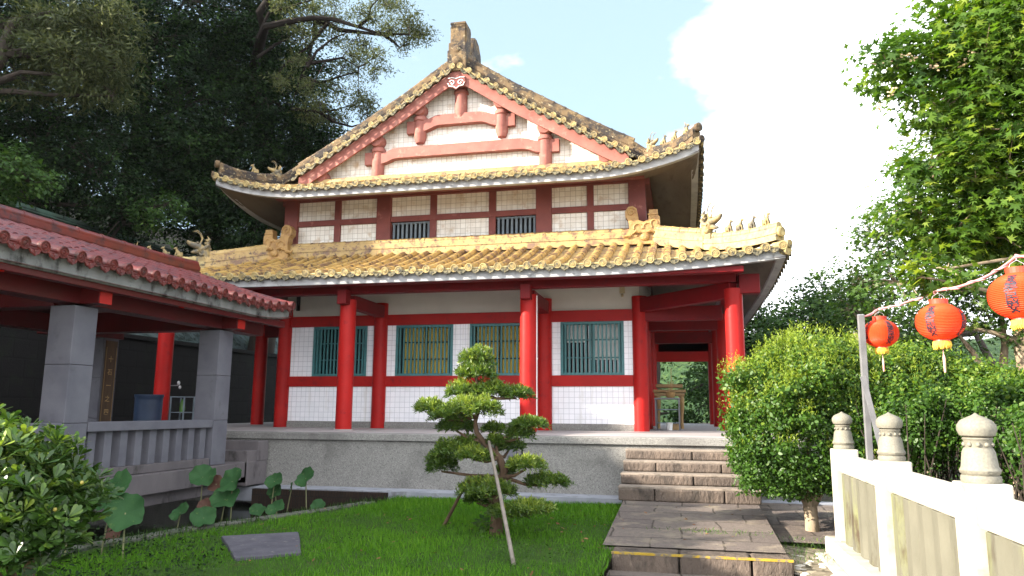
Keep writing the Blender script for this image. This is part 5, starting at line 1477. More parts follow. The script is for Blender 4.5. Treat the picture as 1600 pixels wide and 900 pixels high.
# ------------------------------------------------------------------ clipped shrub and hedge on the right
def shell_leaves(blobs, dens, size, thick, bottom=-1e9, lump=.10):
    # sprigs: leaves gather round twig tips that stand out of the surface
    P, O, D = [], [], []
    for c, r in blobs:
        c, r = np.array(c, float), np.array(r, float); area = 4 * pi * ((r[0] * r[1]) ** 1.6 / 3 + (r[0] * r[2]) ** 1.6 / 3 + (r[1] * r[2]) ** 1.6 / 3) ** (1 / 1.6)
        n = int(area * dens); d = rnd(n)
        bumpf = 1 + lump * (np.sin(d[:, 0] * 9 + c[0]) * np.sin(d[:, 1] * 8 + 1.3) + np.sin(d[:, 2] * 11 + d[:, 0] * 5)) * .6
        dep = RNG.random(n) ** 1.8 * thick
        ns_ = max(8, n // 26); sd_ = rnd(ns_); pick = RNG.integers(0, ns_, n); d2 = sd_[pick] + RNG.normal(size=(n, 3)) * .055 / r.mean(); d2 /= np.linalg.norm(d2, axis=1, keepdims=True)
        loose = RNG.random(n) < .3; d = np.where(loose[:, None], d, d2); so2 = RNG.normal(size=ns_) * .045; stand = np.where(loose, -.02, so2[pick])
        bumpf = 1 + lump * (np.sin(d[:, 0] * 9 + c[0]) * np.sin(d[:, 1] * 8 + 1.3) + np.sin(d[:, 2] * 11 + d[:, 0] * 5)) * .6
        p = c + d * r * bumpf[:, None] - d * dep[:, None] + d * stand[:, None]
        nr = d / r; nr /= np.linalg.norm(nr, axis=1, keepdims=True)
        # pruning gaps: leave holes where the clump noise is low
        gp_ = np.sin(p[:, 0] * 13 + 3 * np.sin(p[:, 2] * 7)) * np.sin(p[:, 2] * 15 + 2 * np.sin(p[:, 1] * 9)) * np.sin(p[:, 1] * 12 + 1)
        inside = (gp_ > .30) & (RNG.random(n) < .85)
        for c2, r2_ in blobs:
            c2, r2_ = np.array(c2), np.array(r2_)
            if np.allclose(c2, c): continue
            inside |= (((p - c2) / (r2_ - thick * .9)) ** 2).sum(1) < 1
        k = ~inside & (p[:, 2] > bottom); P.append(p[k]); O.append(nr[k]); D.append(dep[k])
    return np.concatenate(P), np.concatenate(O), np.concatenate(D)
SB = Vector(atZ(1271, 838, -.03))
sh_t = thing('clipped_shrub', SB, 'rounded bright green clipped shrub on a short forked trunk beside the steps', 'shrub')
bl = [((1.42, 10.05, 1.25), (.86, .85, .78)), ((1.35, 10.1, 1.68), (.72, .75, .62)), ((1.75, 10.0, 1.80), (.70, .7, .66)), ((1.30, 9.95, .88), (.62, .6, .42)), ((2.05, 10.1, 1.35), (.62, .75, .70)), ((1.08, 10.1, 1.35), (.38, .6, .55)), ((2.35, 10.0, 1.55), (.62, .7, .72)), ((1.0, 10.0, .85), (.42, .5, .40)), ((1.85, 9.75, .95), (.5, .5, .40))]
for _ in range(22):
    a = random.uniform(0, 2 * pi); rr = random.uniform(.25, .85); bl.append(((1.62 + rr * 1.0 * cos(a), 10.0 + rr * .75 * sin(a), 2.28 - .55 * rr * rr + random.uniform(-.06, .05)), (random.uniform(.12, .24), random.uniform(.12, .24), random.uniform(.10, .22))))
for _ in range(22):
    a = random.uniform(pi, 2 * pi); zz = random.uniform(.75, 1.9); bl.append(((1.5 + .88 * cos(a), 10.05 + .82 * sin(a), zz), (random.uniform(.12, .22), random.uniform(.12, .22), random.uniform(.10, .18))))
P, O, D = shell_leaves(bl, 3600, .03, .26, .42, .17)
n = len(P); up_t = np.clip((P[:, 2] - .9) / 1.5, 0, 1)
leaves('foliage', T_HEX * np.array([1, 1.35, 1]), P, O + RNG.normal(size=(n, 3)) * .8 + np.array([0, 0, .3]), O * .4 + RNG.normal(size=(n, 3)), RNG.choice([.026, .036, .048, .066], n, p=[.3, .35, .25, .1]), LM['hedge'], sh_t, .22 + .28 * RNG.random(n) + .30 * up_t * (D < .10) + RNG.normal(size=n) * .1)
n = 2600; idx = RNG.choice(len(P), 60000); sel = P[idx]; so_ = O[idx]; k = (so_[:, 2] > .25) & (D[idx] < .05); sel, so_ = sel[k][:n], so_[k][:n]; n = len(sel)
Ps = np.concatenate([sel + so_ * .02 + np.array([0, 0, .022 * j]) for j in range(7)]); n = len(Ps)
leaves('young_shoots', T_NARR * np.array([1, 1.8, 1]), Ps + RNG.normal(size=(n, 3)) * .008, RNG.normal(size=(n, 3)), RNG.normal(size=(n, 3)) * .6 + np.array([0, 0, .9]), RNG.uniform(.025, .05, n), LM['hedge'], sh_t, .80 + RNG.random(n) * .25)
m = MB()
tp = [SB + Vector((0, 0, -.1)), SB + Vector((-.01, 0, .18)), SB + Vector((-.02, 0, .36))]
m.tube(tp, [.10, .08, .085], 10)
for (dx, dy, z) in ((-.35, .1, .95), (.3, .05, 1.1), (.05, .2, 1.4), (-.1, -.25, 1.0), (.5, .1, 1.5)):
    m.tube([tp[2] + Vector((0, 0, -.05)), tp[2] + Vector((dx * .35, dy * .4, .22)), SB + Vector((dx, dy, z))], [.055, .04, .015], 7)
part('trunk', m, MT['bark_pale'], sh_t, smooth=True)
def inner_twigs(blobs, n, bot):
    m = MB()
    for _ in range(n):
        c, r = random.choice(blobs); a = random.uniform(0, 2 * pi); rr = random.random() ** .5
        p = Vector((c[0] + r[0] * rr * .9 * cos(a), c[1] + r[1] * rr * .9 * sin(a), 0)); q = Vector((p.x + random.uniform(-.35, .35), p.y + random.uniform(-.3, .3), c[2] + random.uniform(-.2, .3)))
        p.z = bot; mid = p.lerp(q, .5) + Vector((random.uniform(-.15, .15), random.uniform(-.15, .15), 0)); m.tube([p, mid, q], [.014, .010, .004], 5, cap=False)
    return m
hd = thing('hedge', (3.4, 8.6, 0), 'dense green hedge with bare twigs below, running behind the granite railing', 'hedge')
bl2 = [((2.9, 10.2, 1.50), (.85, .8, .78)), ((3.55, 9.7, 1.35), (.85, .8, .62)), ((3.5, 8.9, 1.28), (.72, .8, .58)), ((3.95, 8.1, 1.25), (.8, .9, .55)), ((3.5, 7.2, 1.22), (.75, .9, .52)), ((3.7, 6.3, 1.2), (.8, .9, .5)), ((4.9, 9.0, 1.2), (1.1, 1.0, .62)), ((2.55, 9.4, 1.35), (.5, .6, .50)), ((5.9, 9.8, 1.2), (1.1, 1.1, .7))]
for c_, r_ in list(bl2):
    for _ in range(9):
        a = random.uniform(0, 2 * pi); rr = random.uniform(.1, .85); bl2.append(((c_[0] + r_[0] * rr * cos(a), c_[1] + r_[1] * rr * sin(a), c_[2] + r_[2] * (1 - rr * rr) ** .5 + random.uniform(-.14, -.03)), (random.uniform(.12, .25), random.uniform(.12, .25), random.uniform(.10, .2))))
P, O, D = shell_leaves(bl2, 2500, .03, .28, .80, .17)
n = len(P); up_t = np.clip((P[:, 2] - 1.2) / .8, 0, 1)
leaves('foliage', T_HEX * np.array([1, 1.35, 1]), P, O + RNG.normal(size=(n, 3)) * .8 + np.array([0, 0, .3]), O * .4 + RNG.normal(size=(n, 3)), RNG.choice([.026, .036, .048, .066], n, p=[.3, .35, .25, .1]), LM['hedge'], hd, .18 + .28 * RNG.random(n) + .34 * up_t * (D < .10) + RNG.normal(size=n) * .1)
# sparse leaves hanging under the hedge
n = 9000; bi = RNG.integers(0, len(bl2), n); cc = np.array([bl2[i][0] for i in bi]); rr = np.array([bl2[i][1] for i in bi]); ang = RNG.uniform(0, 2 * pi, n); rad = RNG.random(n) ** .5
Pl = np.stack([cc[:, 0] + rr[:, 0] * rad * np.cos(ang), cc[:, 1] + rr[:, 1] * rad * np.sin(ang), RNG.uniform(.1, .95, n) ** .7], 1)
leaves('low_leaves', T_HEX, Pl, rnd(n), rnd(n), RNG.uniform(.02, .045, n), LM['hedge'], hd, .15 + .25 * RNG.random(n))
part('stems', inner_twigs(bl2[:9], 420, -.15), MT['bark_dark'], hd, smooth=True)

# ------------------------------------------------------------------ glossy shrub, bottom left
def lsh(px, py, d): return atD(px, py, d)
gs = thing('glossy_shrub', (-3.6, 4.3, 0), 'glossy green shrub with whorls of blunt leaves beside the lotus pond', 'shrub')
bl3 = [(lsh(25, 755, 5.0), (.42, .4, .36)), (lsh(-60, 735, 5.0), (.45, .5, .40)), (lsh(75, 750, 5.1), (.26, .33, .20)), (lsh(60, 790, 4.9), (.42, .38, .26)), (lsh(-30, 800, 4.9), (.5, .45, .4)), (lsh(110, 785, 5.0), (.14, .2, .16)), (lsh(30, 840, 4.7), (.35, .3, .2))]
P, O, _c, T = [], [], [], []
nw = 0
for c, r in bl3:
    c = np.array(c); r = np.array(r); ns = int(170 * (r[0] * r[1] * r[2]) ** (2 / 3) / .12)
    d = rnd(ns); q = c + d * r * RNG.uniform(.55, 1.08, (ns, 1))
    for p0, dd in zip(q, d):
        k = 13; axd = dd * .6 + np.array([0, 0, .9]) + RNG.normal(size=3) * .25; axd /= np.linalg.norm(axd)
        v = rnd(k); v = v - axd * (v @ axd)[:, None]; v /= np.linalg.norm(v, axis=1, keepdims=True); v = v * RNG.uniform(.5, 1.0, (k, 1)) + axd * RNG.uniform(.25, 1.0, (k, 1))
        P.append(np.tile(p0, (k, 1)) + v * .01); O.append(v); T.append(np.full(k, .38 + .2 * dd[2] + RNG.normal() * .14)); _c.append(np.tile(axd, (k, 1)))
P, O, T, A_ = np.concatenate(P), np.concatenate(O), np.concatenate(T), np.concatenate(_c); n = len(P)
leaves('foliage', T_OBOV, P, A_ * 1.0 - O * .5 + RNG.normal(size=(n, 3)) * .15, O, RNG.uniform(.06, .105, n), LM['pitto'], gs, T + RNG.normal(size=n) * .12)
m = MB()
for c, r in bl3:
    c = Vector(c); m.tube([(c.x * .9 - .35, 4.4, -.1), ((c.x - .4) * .97, c.y * .97 + .1, c.z * .5), c], [.035, .025, .012], 7)
part('stems', m, MT['bark'], gs, smooth=True)
m = MB()
for (px, py, d) in ((86, 796, 4.62), (128, 754, 4.78)): m.ell(atD(px, py, d), (.012, .012, .013), 8, 6)
part('berries', m, stuff_mat('yellow_berry', (.32, .28, .05), (.25, .2, .04), 9, .5, bmp=0), gs, smooth=True)
# undergrowth below it
n = 5200; P = np.stack([RNG.uniform(-6.2, -2.9, n), RNG.uniform(4.2, 7.0, n), RNG.random(n) ** 2 * .35 - .02], 1); k = P[:, 0] < -3.1 - .55 * (P[:, 1] - 4.3); P = P[k]; n = len(P)
leaves('undergrowth', T_WIDE, P, RNG.normal(size=(n, 3)) * .5 + np.array([0, 0, 1]), rnd(n), RNG.uniform(.02, .05, n), LM['forest'], tone=.6 + RNG.normal(size=n) * .2, kind='stuff')

# ------------------------------------------------------------------ lotus plants in the pond
def lotus(px, py, rpx, d, tilt, az, dry=False, k=0):
    c = Vector(atD(px, py + 4, d)); r = rpx * .88 / FPX * d
    words = {0: 'green lotus leaf'}
    t = thing('lotus_plant', (c.x, c.y, -.34), LOTL[k], 'lotus', 'lotus leaves standing in the pond')
    nrm = Vector((sin(tilt) * cos(az), sin(tilt) * sin(az), cos(tilt))); a = nrm.orthogonal().normalized(); b = nrm.cross(a); rows = []
    ph = random.uniform(0, 6)
    for j in range(9):
        rr = j / 8; row = []
        for i in range(49):
            th = 2 * pi * i / 48; e = 1 + .05 * sin(th * 5 + ph) + .03 * sin(th * 11) if j == 8 else 1
            h = r * (.34 * rr * rr - .10 * rr ** 4 + .13 * rr ** 2 * sin(th * 3 + ph) + .07 * rr ** 3 * sin(th * 7 + ph) - .035 * rr * abs(sin(th * 10)))
            row.append(c + a * (r * rr * e * cos(th)) + b * (r * rr * e * sin(th)) + nrm * h)
        rows.append(row)
    q = MB(); q.sheet(rows); part('leaf', q, MT['lotusleaf'] if not dry else MT['drylotus'], t, smooth=True)
    q = MB(); f = Vector((c.x + random.uniform(-.15, .15), c.y + random.uniform(-.1, .1), -.42)); q.tube([f, f.lerp(c, .5) + Vector((random.uniform(-.05, .05), 0, 0)), c], [.011, .009, .008], 6)
    part('stalk', q, MT['stalk'], t, smooth=True)
def veined(name, c1, c2, c3):
    m, t, b, out = newmat(name); v = coords(t)
    col = mix(t, ramp(t, noise(t, v, 5, 4), [(.35, 0.), (.65, 1.)]), c1, c2); col = mix(t, ramp(t, noise(t, v, 14, 6, .7), [(.60, 0.), (.72, 1.)]), col, c3)
    t.links.new(col, b.inputs['Base Color']); b.inputs['Roughness'].default_value = .65; b.inputs['Specular IOR Level'].default_value = .15
    tr = t.nodes.new('ShaderNodeBsdfTranslucent'); t.links.new(col, tr.inputs['Color']); ms = t.nodes.new('ShaderNodeMixShader'); ms.inputs[0].default_value = .25
    t.links.new(b.outputs[0], ms.inputs[1]); t.links.new(tr.outputs[0], ms.inputs[2]); t.links.new(ms.outputs[0], out.inputs[0]); bump(t, b, noise(t, v, 22, 4), .3, .01); return m
MT['lotusleaf'] = veined('lotus_leaf_surface', (.024, .070, .024), (.034, .090, .030), (.09, .14, .04))
MT['drylotus'] = veined('withered_lotus_leaf', (.08, .04, .03), (.11, .055, .04), (.05, .035, .02))
MT['stalk'] = stuff_mat('lotus_stalk', (.16, .17, .07), (.12, .12, .06), 9, .7, bmp=.1)
LOTL = ['large lotus leaf standing up beside the glossy shrub', 'large drooping lotus leaf right of the glossy shrub, lower one of the pair', 'dark lotus leaf half hidden under the glossy shrub', 'broad tilted lotus leaf below the grey balustrade, left one of the upper pair',
        'round lotus leaf next to the walkway steps, right one of the upper pair', 'wide lotus leaf under the upper pair', 'small lotus leaf in the dark water under the deck', 'ragged low lotus leaf among grass beside the pond', 'small round lotus leaf standing before the podium steps',
        'darker lotus leaf just below the small round one', 'large lotus leaf standing highest before the podium wall, nearest the lawn', 'narrow lotus leaf seen edge on left of the rightmost one', 'low lotus leaf close to the water, left one of the two', 'low oval lotus leaf close to the water, right one of the two', 'lotus leaf tuft at the right end of the pond', 'withered brown lotus leaf between the upper pair', 'withered brown lotus leaf on the pond bank', 'withered brown lotus leaf in the shade under the deck']
LT = [(178, 765, 40, 7.6, .9, -1.9), (196, 797, 34, 7.4, 1.15, -1.2), (108, 812, 30, 7.2, 1.2, -1.9), (317, 741, 23, 10.2, .85, -1.2), (363, 748, 25, 10.0, .95, -1.9), (352, 776, 26, 9.9, .7, -1.5), (282, 797, 18, 9.3, .85, -1.9), (318, 805, 22, 9.2, .8, -1.1),
      (429, 748, 16, 11.2, .9, -1.6), (430, 764, 14, 11.25, 1.1, -1.7), (478, 743, 19, 11.4, 1.0, -1.9), (456, 757, 9, 11.45, 1.3, -2.6), (402, 794, 14, 10.3, .7, -1.2), (431, 791, 17, 10.4, .75, -1.7), (497, 788, 14, 11.0, .9, -1.5)]
for k, a in enumerate(LT): lotus(*a, k=k)
lotus(338, 752, 15, 10.25, 1.1, -1.5, True, 15); lotus(178, 830, 15, 7.9, .8, -1.5, True, 16); lotus(322, 785, 14, 10.0, .9, -1.5, True, 17)

# ------------------------------------------------------------------ trees on the right
R_ = random.uniform
def blob(px, py, d, r, sq=.8): return (tuple(atD(px, py, d)), (r, r, r * sq))
# nearest maple: branches reach in from the right
mp_b = [blob(1400, 95, 6.2, .30), blob(1450, 120, 6.2, .45), blob(1500, 60, 6.3, .45), blob(1545, 120, 6.0, .5), blob(1600, 60, 6.0, .6), blob(1470, 175, 6.0, .38), blob(1530, 200, 6.0, .45), blob(1600, 190, 5.9, .55),
        blob(1460, 260, 6.0, .30), blob(1510, 290, 5.9, .42), blob(1570, 290, 5.8, .5), blob(1440, 340, 6.0, .30), blob(1490, 365, 5.9, .36), blob(1550, 370, 5.9, .4), blob(1610, 340, 5.8, .5), blob(1660, 120, 5.9, .6), blob(1660, 260, 5.8, .6), blob(1478, 420, 5.6, .22, .6), blob(1455, 435, 5.6, .16, .7), blob(1590, 0, 6.0, .6), blob(1530, 10, 6.4, .4)]
mbase = Vector((6.2, 8.2, -.2))
tree('maple_tree', mbase, (4.6, 7.0, 5.2), mp_b, 'maple with large star shaped leaves hanging over the lanterns', 'tree', LM['maple'], MT['bark_pale'], 165, 34, .155, .098, T_MAPLE, .16, .8, .15, inner=.15, limb_r=.028, twigs=.6, upw=.9)
# maple seed clusters
m = MB()
for (px, py) in ((1413, 85), (1428, 92), (1503, 98), (1395, 145), (1369, 168), (1460, 105), (1520, 85), (1568, 173), (1585, 105)):
    c = Vector(atD(px, py, 5.9))
    for k in range(9): m.ell(c + Vector((R_(-.03, .03), R_(-.03, .03), R_(-.03, .03))), (.012, .006, .008), 6, 4)
part('seed_cluster', m, stuff_mat('maple_seed', (.55, .42, .22), (.5, .35, .25), 20, .7, bmp=0), bpy.data.objects['maple_tree'])
# second maple, ten metres off, with several pale trunks
b2 = [blob(1400, 440, 13, .9), blob(1370, 400, 13.4, .55), blob(1440, 400, 13, .8), blob(1360, 370, 13.5, .45, .6), blob(1395, 350, 13.6, .6, .7), blob(1345, 440, 13.8, .6), blob(1420, 330, 13, .7), blob(1480, 330, 13, .9), blob(1530, 400, 13, 1.0), blob(1590, 440, 12.8, 1.0), blob(1470, 460, 13, .8), blob(1540, 480, 13, .8), blob(1600, 500, 12.6, .7), blob(1330, 480, 14, .6), blob(1450, 270, 13.4, .7), blob(1520, 250, 13.2, 1.0), blob(1600, 330, 12.8, 1.2), blob(1580, 200, 13, 1.2), blob(1660, 440, 12.5, 1.2), blob(1455, 500, 13, .5)]
bb = atZ(1600, 650, -.2); bb = Vector(atD(1590, 690, 13)); bb.z = -.3
t2 = tree('maple_tree', bb, atD(1600, 400, 12.8), b2, 'second maple with finer leaves and pale trunks rising behind the hedge', 'tree', LM['maple2'], MT['bark_pale'], 70, 30, .26, .105, T_MAPLE, .17, .7, .1, inner=.2, limb_r=.05, twigs=.5)
m = MB()
m.tube([bb + Vector((-1.4, .2, 0)), atD(1385, 590, 13), atD(1362, 555, 13.1), atD(1335, 520, 13.3)], [.12, .10, .075, .04], 8)
m.tube([bb + Vector((-1.2, .1, 0)), atD(1392, 588, 13), atD(1380, 530, 13), atD(1365, 480, 13)], [.11, .08, .055, .03], 8)
m.tube([bb + Vector((-.7, .3, 0)), atD(1565, 600, 13), atD(1570, 540, 13), atD(1560, 450, 13)], [.11, .09, .06, .03], 8)
m.tube([bb + Vector((-.9, .3, 0)), atD(1540, 585, 13), atD(1520, 550, 13), atD(1495, 520, 13)], [.09, .06, .045, .025], 8)
part('side_trunk', m, MT['bark_pale'], t2, smooth=True)
# darker trees further back
def back_tree(blobs, label, base, leafm, dens=26, nl=26, size=.17, rs=.45, name='broadleaf_tree', barkm='bark_dark', grp=None, tmpl=T_WIDE, tr=.2, **k):
    top = Vector(blobs[0][0]); b = Vector(base)
    return tree(name, b, (top.x * .6 + b.x * .4, top.y * .6 + b.y * .4, top.z), blobs, label, 'tree', leafm, MT[barkm], dens, nl, rs, size, tmpl, tr, .6, .1, grp, .25, .07, .3, **k)
g_ = 'trees beyond the hall'
back_tree([blob(1290, 490, 24, 1.6), blob(1330, 470, 24, 1.3), blob(1250, 505, 24, 1.1), blob(1300, 530, 23, 1.6), blob(1350, 530, 23, 1.5), blob(1270, 470, 25, .8)], 'dark green tree beyond the hedge, between the hall and the maples', (7.0, 23.5, -3), LM['fern'], 34, 44, .15, .45, grp=g_)
back_tree([blob(1200, 515, 27, 1.1), blob(1180, 500, 27, .8), blob(1230, 530, 26, 1.4), blob(1170, 540, 27, 1.2), blob(1210, 560, 26, 1.5), blob(1150, 580, 27, 1.5)], 'dark tree rising beside the outer red column', (2.8, 26.5, -3), LM['fern'], 34, 44, .15, .45, grp=g_)
back_tree([blob(1420, 530, 22, 1.3), blob(1470, 545, 22, 1.0), blob(1400, 580, 20, 1.2), blob(1380, 500, 23, 1.0), blob(1440, 600, 19, 1.2), blob(1500, 600, 19, 1.0)], 'shady tree low behind the hedge and lanterns', (9.5, 20, -3), LM['fern'], 34, 40, .14, .4, grp=g_)
back_tree([blob(1100, 600, 31, 1.1), blob(1112, 560, 31, 1.2), blob(1095, 635, 29, 1.1), blob(1060, 655, 29, .7), blob(1125, 600, 30, 1.3), blob(1080, 610, 30, .5)], 'dark tree framed by the far end of the side verandah', (1.6, 30, -3), LM['fern'], 30, 34, .17, .45, grp=g_)
back_tree([blob(1040, 555, 30, .6), blob(1034, 600, 30, .4), blob(1048, 645, 29, .5), blob(1062, 540, 31, .5), blob(1030, 530, 31, .8)], 'slender leaning tree at the far verandah opening', (-1.2, 28, -1), LM['fern'], grp=g_, tr=.16)

# ------------------------------------------------------------------ forest on the left
g_ = 'tall trees on the slope behind the walkway'
def fb(px, py, d, r, sq=.8): return blob(px, py, d, r, sq)
back_tree([fb(430, 60, 26, 2.0), fb(380, 120, 26, 2.2), fb(450, 170, 26, 1.9), fb(480, 220, 26, 1.3, 1), fb(420, 230, 26, 1.8), fb(350, 200, 26, 2.0), fb(330, 60, 26, 2.2), fb(400, -20, 26, 2.2), fb(470, 110, 27, 1.2), fb(500, 250, 27, .9, .8), fb(370, 280, 26, 1.8), fb(490, 190, 26, 1.0), fb(500, 225, 26, .9), fb(470, 265, 26, 1.3), fb(445, 120, 26, 1.0), fb(395, 60, 25, 1.1), fb(410, 150, 25, 1.3)],
          'big dark evergreen close behind the upturned corner of the upper roof', (-15.0, 24, 2), LM['forest'], 38, 62, .125, .40, grp=g_, tr=.45)
back_tree([fb(250, 60, 24, 2.2), fb(200, 150, 24, 2.2), fb(280, 170, 24, 2.2), fb(290, 0, 24, 2.0), fb(180, 30, 24, 2.0), fb(250, 240, 24, 2.0), fb(320, 240, 24, 1.6), fb(320, 120, 25, 1.8)],
          'dark bushy evergreen in the middle of the wooded slope', (-17.8, 20, 5.5), LM['forest'], 36, 60, .125, .40, grp=g_, tr=.4)
back_tree([fb(60, 40, 22, 2.3), fb(-20, 120, 22, 2.3), fb(90, 180, 22, 1.8), fb(10, 200, 22, 2.0), fb(130, 60, 23, 1.8), fb(-40, 0, 22, 2.3)],
          'dark tree standing highest on the wooded slope', (-20, 15, 7), LM['forest'], 44, 55, .125, .40, grp=g_, tr=.4)
back_tree([fb(110, 40, 19, 1.0), fb(155, 70, 19, .9), fb(130, 120, 19, .9), fb(90, 90, 19, 1.1), fb(180, 110, 19, .7), fb(50, 70, 19, 1.0), fb(30, 120, 19, .9), fb(170, 20, 19, .9), fb(175, 150, 19, .5)],
          'olive willowy tree with hanging narrow leaves, lit a little from above', (-17.9, 13.5, 5.5), LM['bamboo'], 46, 66, .17, .34, grp=g_, name='willowy_tree', tmpl=T_QUAD, tr=.3, upw=.1)
back_tree([fb(300, 300, 24, 1.9), fb(370, 320, 24, 1.7), fb(400, 360, 24, 1.6, 1), fb(240, 300, 24, 1.8), fb(330, 370, 24, 1.3, .8), fb(430, 330, 25, 1.2, .9), fb(280, 230, 24, 1.8)],
          'low dark tree above the mossy wall and behind the yellow roof corner', (-16, 24, 4), LM['forest'], 48, 60, .115, .38, grp=g_, tr=.3)
back_tree([fb(150, 270, 21, 1.7), fb(90, 290, 21, 1.5), fb(200, 330, 21, 1.2, .8), fb(30, 310, 20, 1.2, .7), fb(150, 210, 22, 1.5), fb(60, 240, 21, 1.5)],
          'dark tree low on the slope above the red roof', (-18.5, 15.5, 5.8), LM['forest'], 46, 55, .115, .38, grp=g_, tr=.3)
back_tree([fb(20, 265, 16, .9, .7), fb(50, 285, 16, .55, .7), fb(-20, 290, 16, .8), fb(15, 300, 16, .6, .7)],
          'greener young tree close behind the far end of the red roof', (-14.6, 10.8, 3.3), LM['fern'], 60, 34, .11, .26, grp=g_, tr=.1)
back_tree([fb(240, 330, 20.5, .6), fb(262, 318, 20.5, .5), fb(225, 345, 20.5, .4), fb(250, 350, 20.5, .5)],
          'small bright bush growing on top of the mossy wall', (-16.6, 17.8, 5.6), LM['fern'], 60, 34, .11, .25, grp=g_, name='wall_bush', tr=.06)
MT['limb_dark'] = stuff_mat('dark_limb_bark', (.018, .015, .013), (.012, .010, .009), 7, .9, .1, bmp=.6, bscale=20, stretch=(1, 1, .35))
# light feathery tree whose limbs reach over the roof
ft = thing('feathery_tree', (-14.2, 25, 2), 'feathery tree with long dark limbs reaching out over the upper roof', 'tree', g_)
D0 = 23
def fp(px, py, d=D0): return atD(px, py, d)
m = MB()
m.tube([(-17.5, 27.5, 2), fp(330, 330, 28), fp(368, 230, 27.5), fp(399, 95, 25), fp(413, 45, 23.4), fp(405, 20), fp(440, -30)], [.3, .26, .22, .17, .14, .12, .1], 10)
limbs = [[(413, 42), (450, 34), (490, 28), (520, 30), (560, 42), (585, 50), (640, 55)], [(490, 30), (512, 36), (530, 47), (560, 50), (600, 55), (640, 52)], [(492, 30), (490, 60), (480, 100), (470, 120), (455, 170)], [(512, 36), (480, 75), (450, 95), (430, 120)],
         [(455, 170), (500, 175), (525, 172), (545, 165)], [(500, 175), (520, 190), (550, 198), (575, 190)], [(478, 100), (510, 95), (535, 90), (560, 105)], [(560, 42), (575, 30), (580, 10), (600, -10)], [(402, 60), (420, 20), (470, 5), (520, -10)],
         [(600, 55), (615, 65), (625, 75), (640, 60)], [(470, 118), (500, 130), (530, 120), (560, 112)], [(402, 90), (430, 70), (450, 60), (470, 40)], [(480, 105), (495, 80), (520, 60), (545, 50)]]
tips = []
for i, Lm in enumerate(limbs):
    dd = D0 + R_(-.6, .6); P3 = [fp(x, y, dd + .12 * k * R_(-1, 1)) for k, (x, y) in enumerate(Lm)]
    r0 = .11 if i < 2 else .06; m.tube(P3, [r0 * (1 - .8 * k / (len(P3) - 1)) for k in range(len(P3))], 7); tips += P3[1:]
part('trunk', m, MT['limb_dark'], ft, smooth=True)
cl = [(600, 15), (640, 25), (655, 50), (625, 40), (580, 30), (560, 15), (540, 30), (635, 75), (655, 60), (550, 60), (570, 70), (585, 90), (590, 110), (560, 110), (545, 85), (520, 60), (500, 20), (530, 5), (470, 60), (450, 40), (460, 90), (500, 45), (590, 0), (620, 5), (560, 150), (545, 165), (570, 180), (530, 140), (500, 160), (480, 185), (575, 165), (520, 185), (490, 130), (440, 130), (650, 35), (610, 50), (540, 100), (440, 10), (475, 15)]
Pp, Oo = [], []; tw = MB()
for (x, y) in cl:
    c = Vector(fp(x + R_(-5, 5), y + R_(-5, 5), D0 + R_(-.8, .8))); s = min(tips, key=lambda q: (q - c).length)
    tw.tube([s, s.lerp(c, .5) + Vector((0, 0, R_(-.1, .2))), c], [.022, .014, .006], 5, cap=False)
    for _ in range(9):
        e = c + Vector((R_(-.42, .42), R_(-.4, .4), R_(-.28, .25))); tw.tube([c.lerp(s, .2), c.lerp(e, .6), e], [.009, .006, .003], 4, cap=False)
        k = 46; Pp.append(np.array(c.lerp(e, .8)) + RNG.normal(size=(k, 3)) * np.array([.13, .13, .09])); Oo.append(RNG.normal(size=(k, 3)))
part('twigs', tw, MT['bark_dark'], ft)
Pp, Oo = np.concatenate(Pp), np.concatenate(Oo); n = len(Pp)
leaves('crown', T_QUAD, Pp, RNG.normal(size=(n, 3)) * .6, Oo + np.array([0, 0, .3]), RNG.uniform(.07, .16, n), LM['bamboo'], ft, .35 + RNG.random(n) * .5)

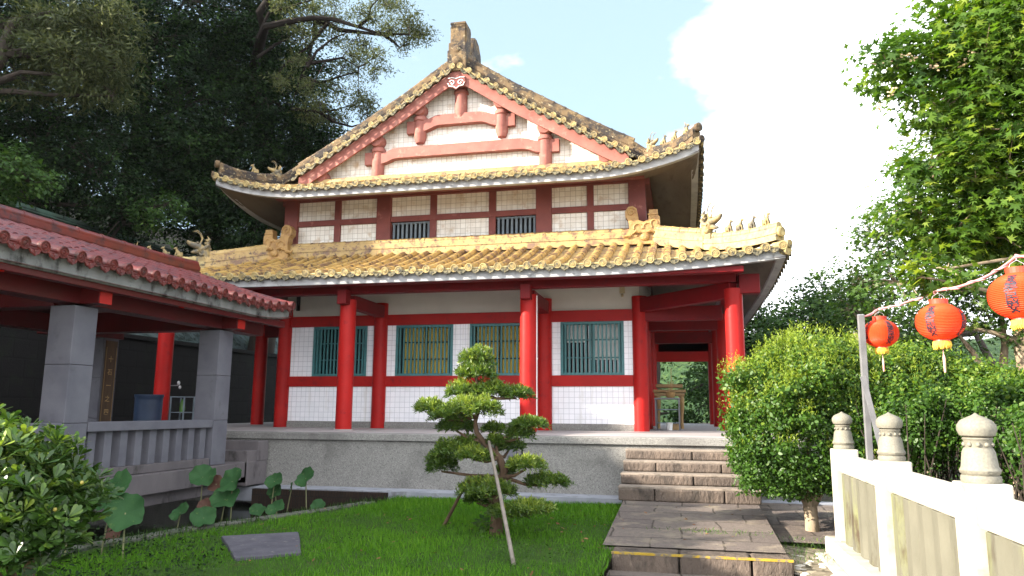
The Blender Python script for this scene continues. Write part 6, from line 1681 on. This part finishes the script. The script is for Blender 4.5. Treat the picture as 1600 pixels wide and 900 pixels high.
# ------------------------------------------------------------------ wood on the hill to the left, outside the picture: it shades the yard
def prof_h(s):  # crest height of the wood, along the direction across the sun, at a distance of 18 m left of the yard
    return float(np.interp(s, [-60, -34, -25, -20, -18.2, -16.5, -15.5, -14.5, -13.5, -11.8, -10.7, -9.2, -8.4, -7.5, -6.5, -5.5], [29, 26, 22, 17, 13.4, 12.0, 10.8, 10.2, 9.75, 9.5, 9.3, 8.95, 8.8, 8.4, 6.9, 4.0]))
n = 90000; s_ = RNG.uniform(-44, -5.5, n); a_ = RNG.uniform(-21, -15.5, n); H = np.array([prof_h(v) for v in s_]); H = H * (1 + .012 * np.sin(s_ * 3.1) + .008 * np.sin(s_ * 7.7)) + (a_ + 18) * -tan(EL)
z = H - np.abs(RNG.normal(size=n)) ** 1.0 * 3.0 - .15; low_ = RNG.random(n) < .35; z = np.where((z < 2) | low_, RNG.uniform(1, 1 + np.maximum(1, H - 3), n), z)
ca, sa = cos(pi / 2 - AZ), sin(pi / 2 - AZ)
# a runs along the sun's horizontal direction (away from it), s across it
ax_, ay_ = sin(AZ), cos(AZ)
X = a_ * ax_ + s_ * ay_; Y = a_ * ay_ - s_ * ax_
k = ~((X / np.maximum(Y, .1) > -1.22) & (Y > 0)); X, Y, z = X[k], Y[k], z[k]; n = len(X)
leaves('hillside_wood', T_WIDE, np.stack([X, Y, z], 1), RNG.normal(size=(n, 3)) + np.array([0, 0, .4]), rnd(n), RNG.uniform(.5, 1.0, n), LM['forest'], kind='stuff')

# ------------------------------------------------------------------ the humid air
hz = bpy.data.materials.new('humid_air'); hz.use_nodes = True; t = hz.node_tree; t.nodes.clear()
o_ = t.nodes.new('ShaderNodeOutputMaterial'); v_ = t.nodes.new('ShaderNodeVolumePrincipled')
v_.inputs['Color'].default_value = (.86, .94, 1, 1); v_.inputs['Density'].default_value = .00012; v_.inputs['Anisotropy'].default_value = .2
t.links.new(v_.outputs[0], o_.inputs['Volume'])
q = MB(); q.box(-330, 330, -330, 330, -8, 60)
part('haze', q, hz, kind='stuff')
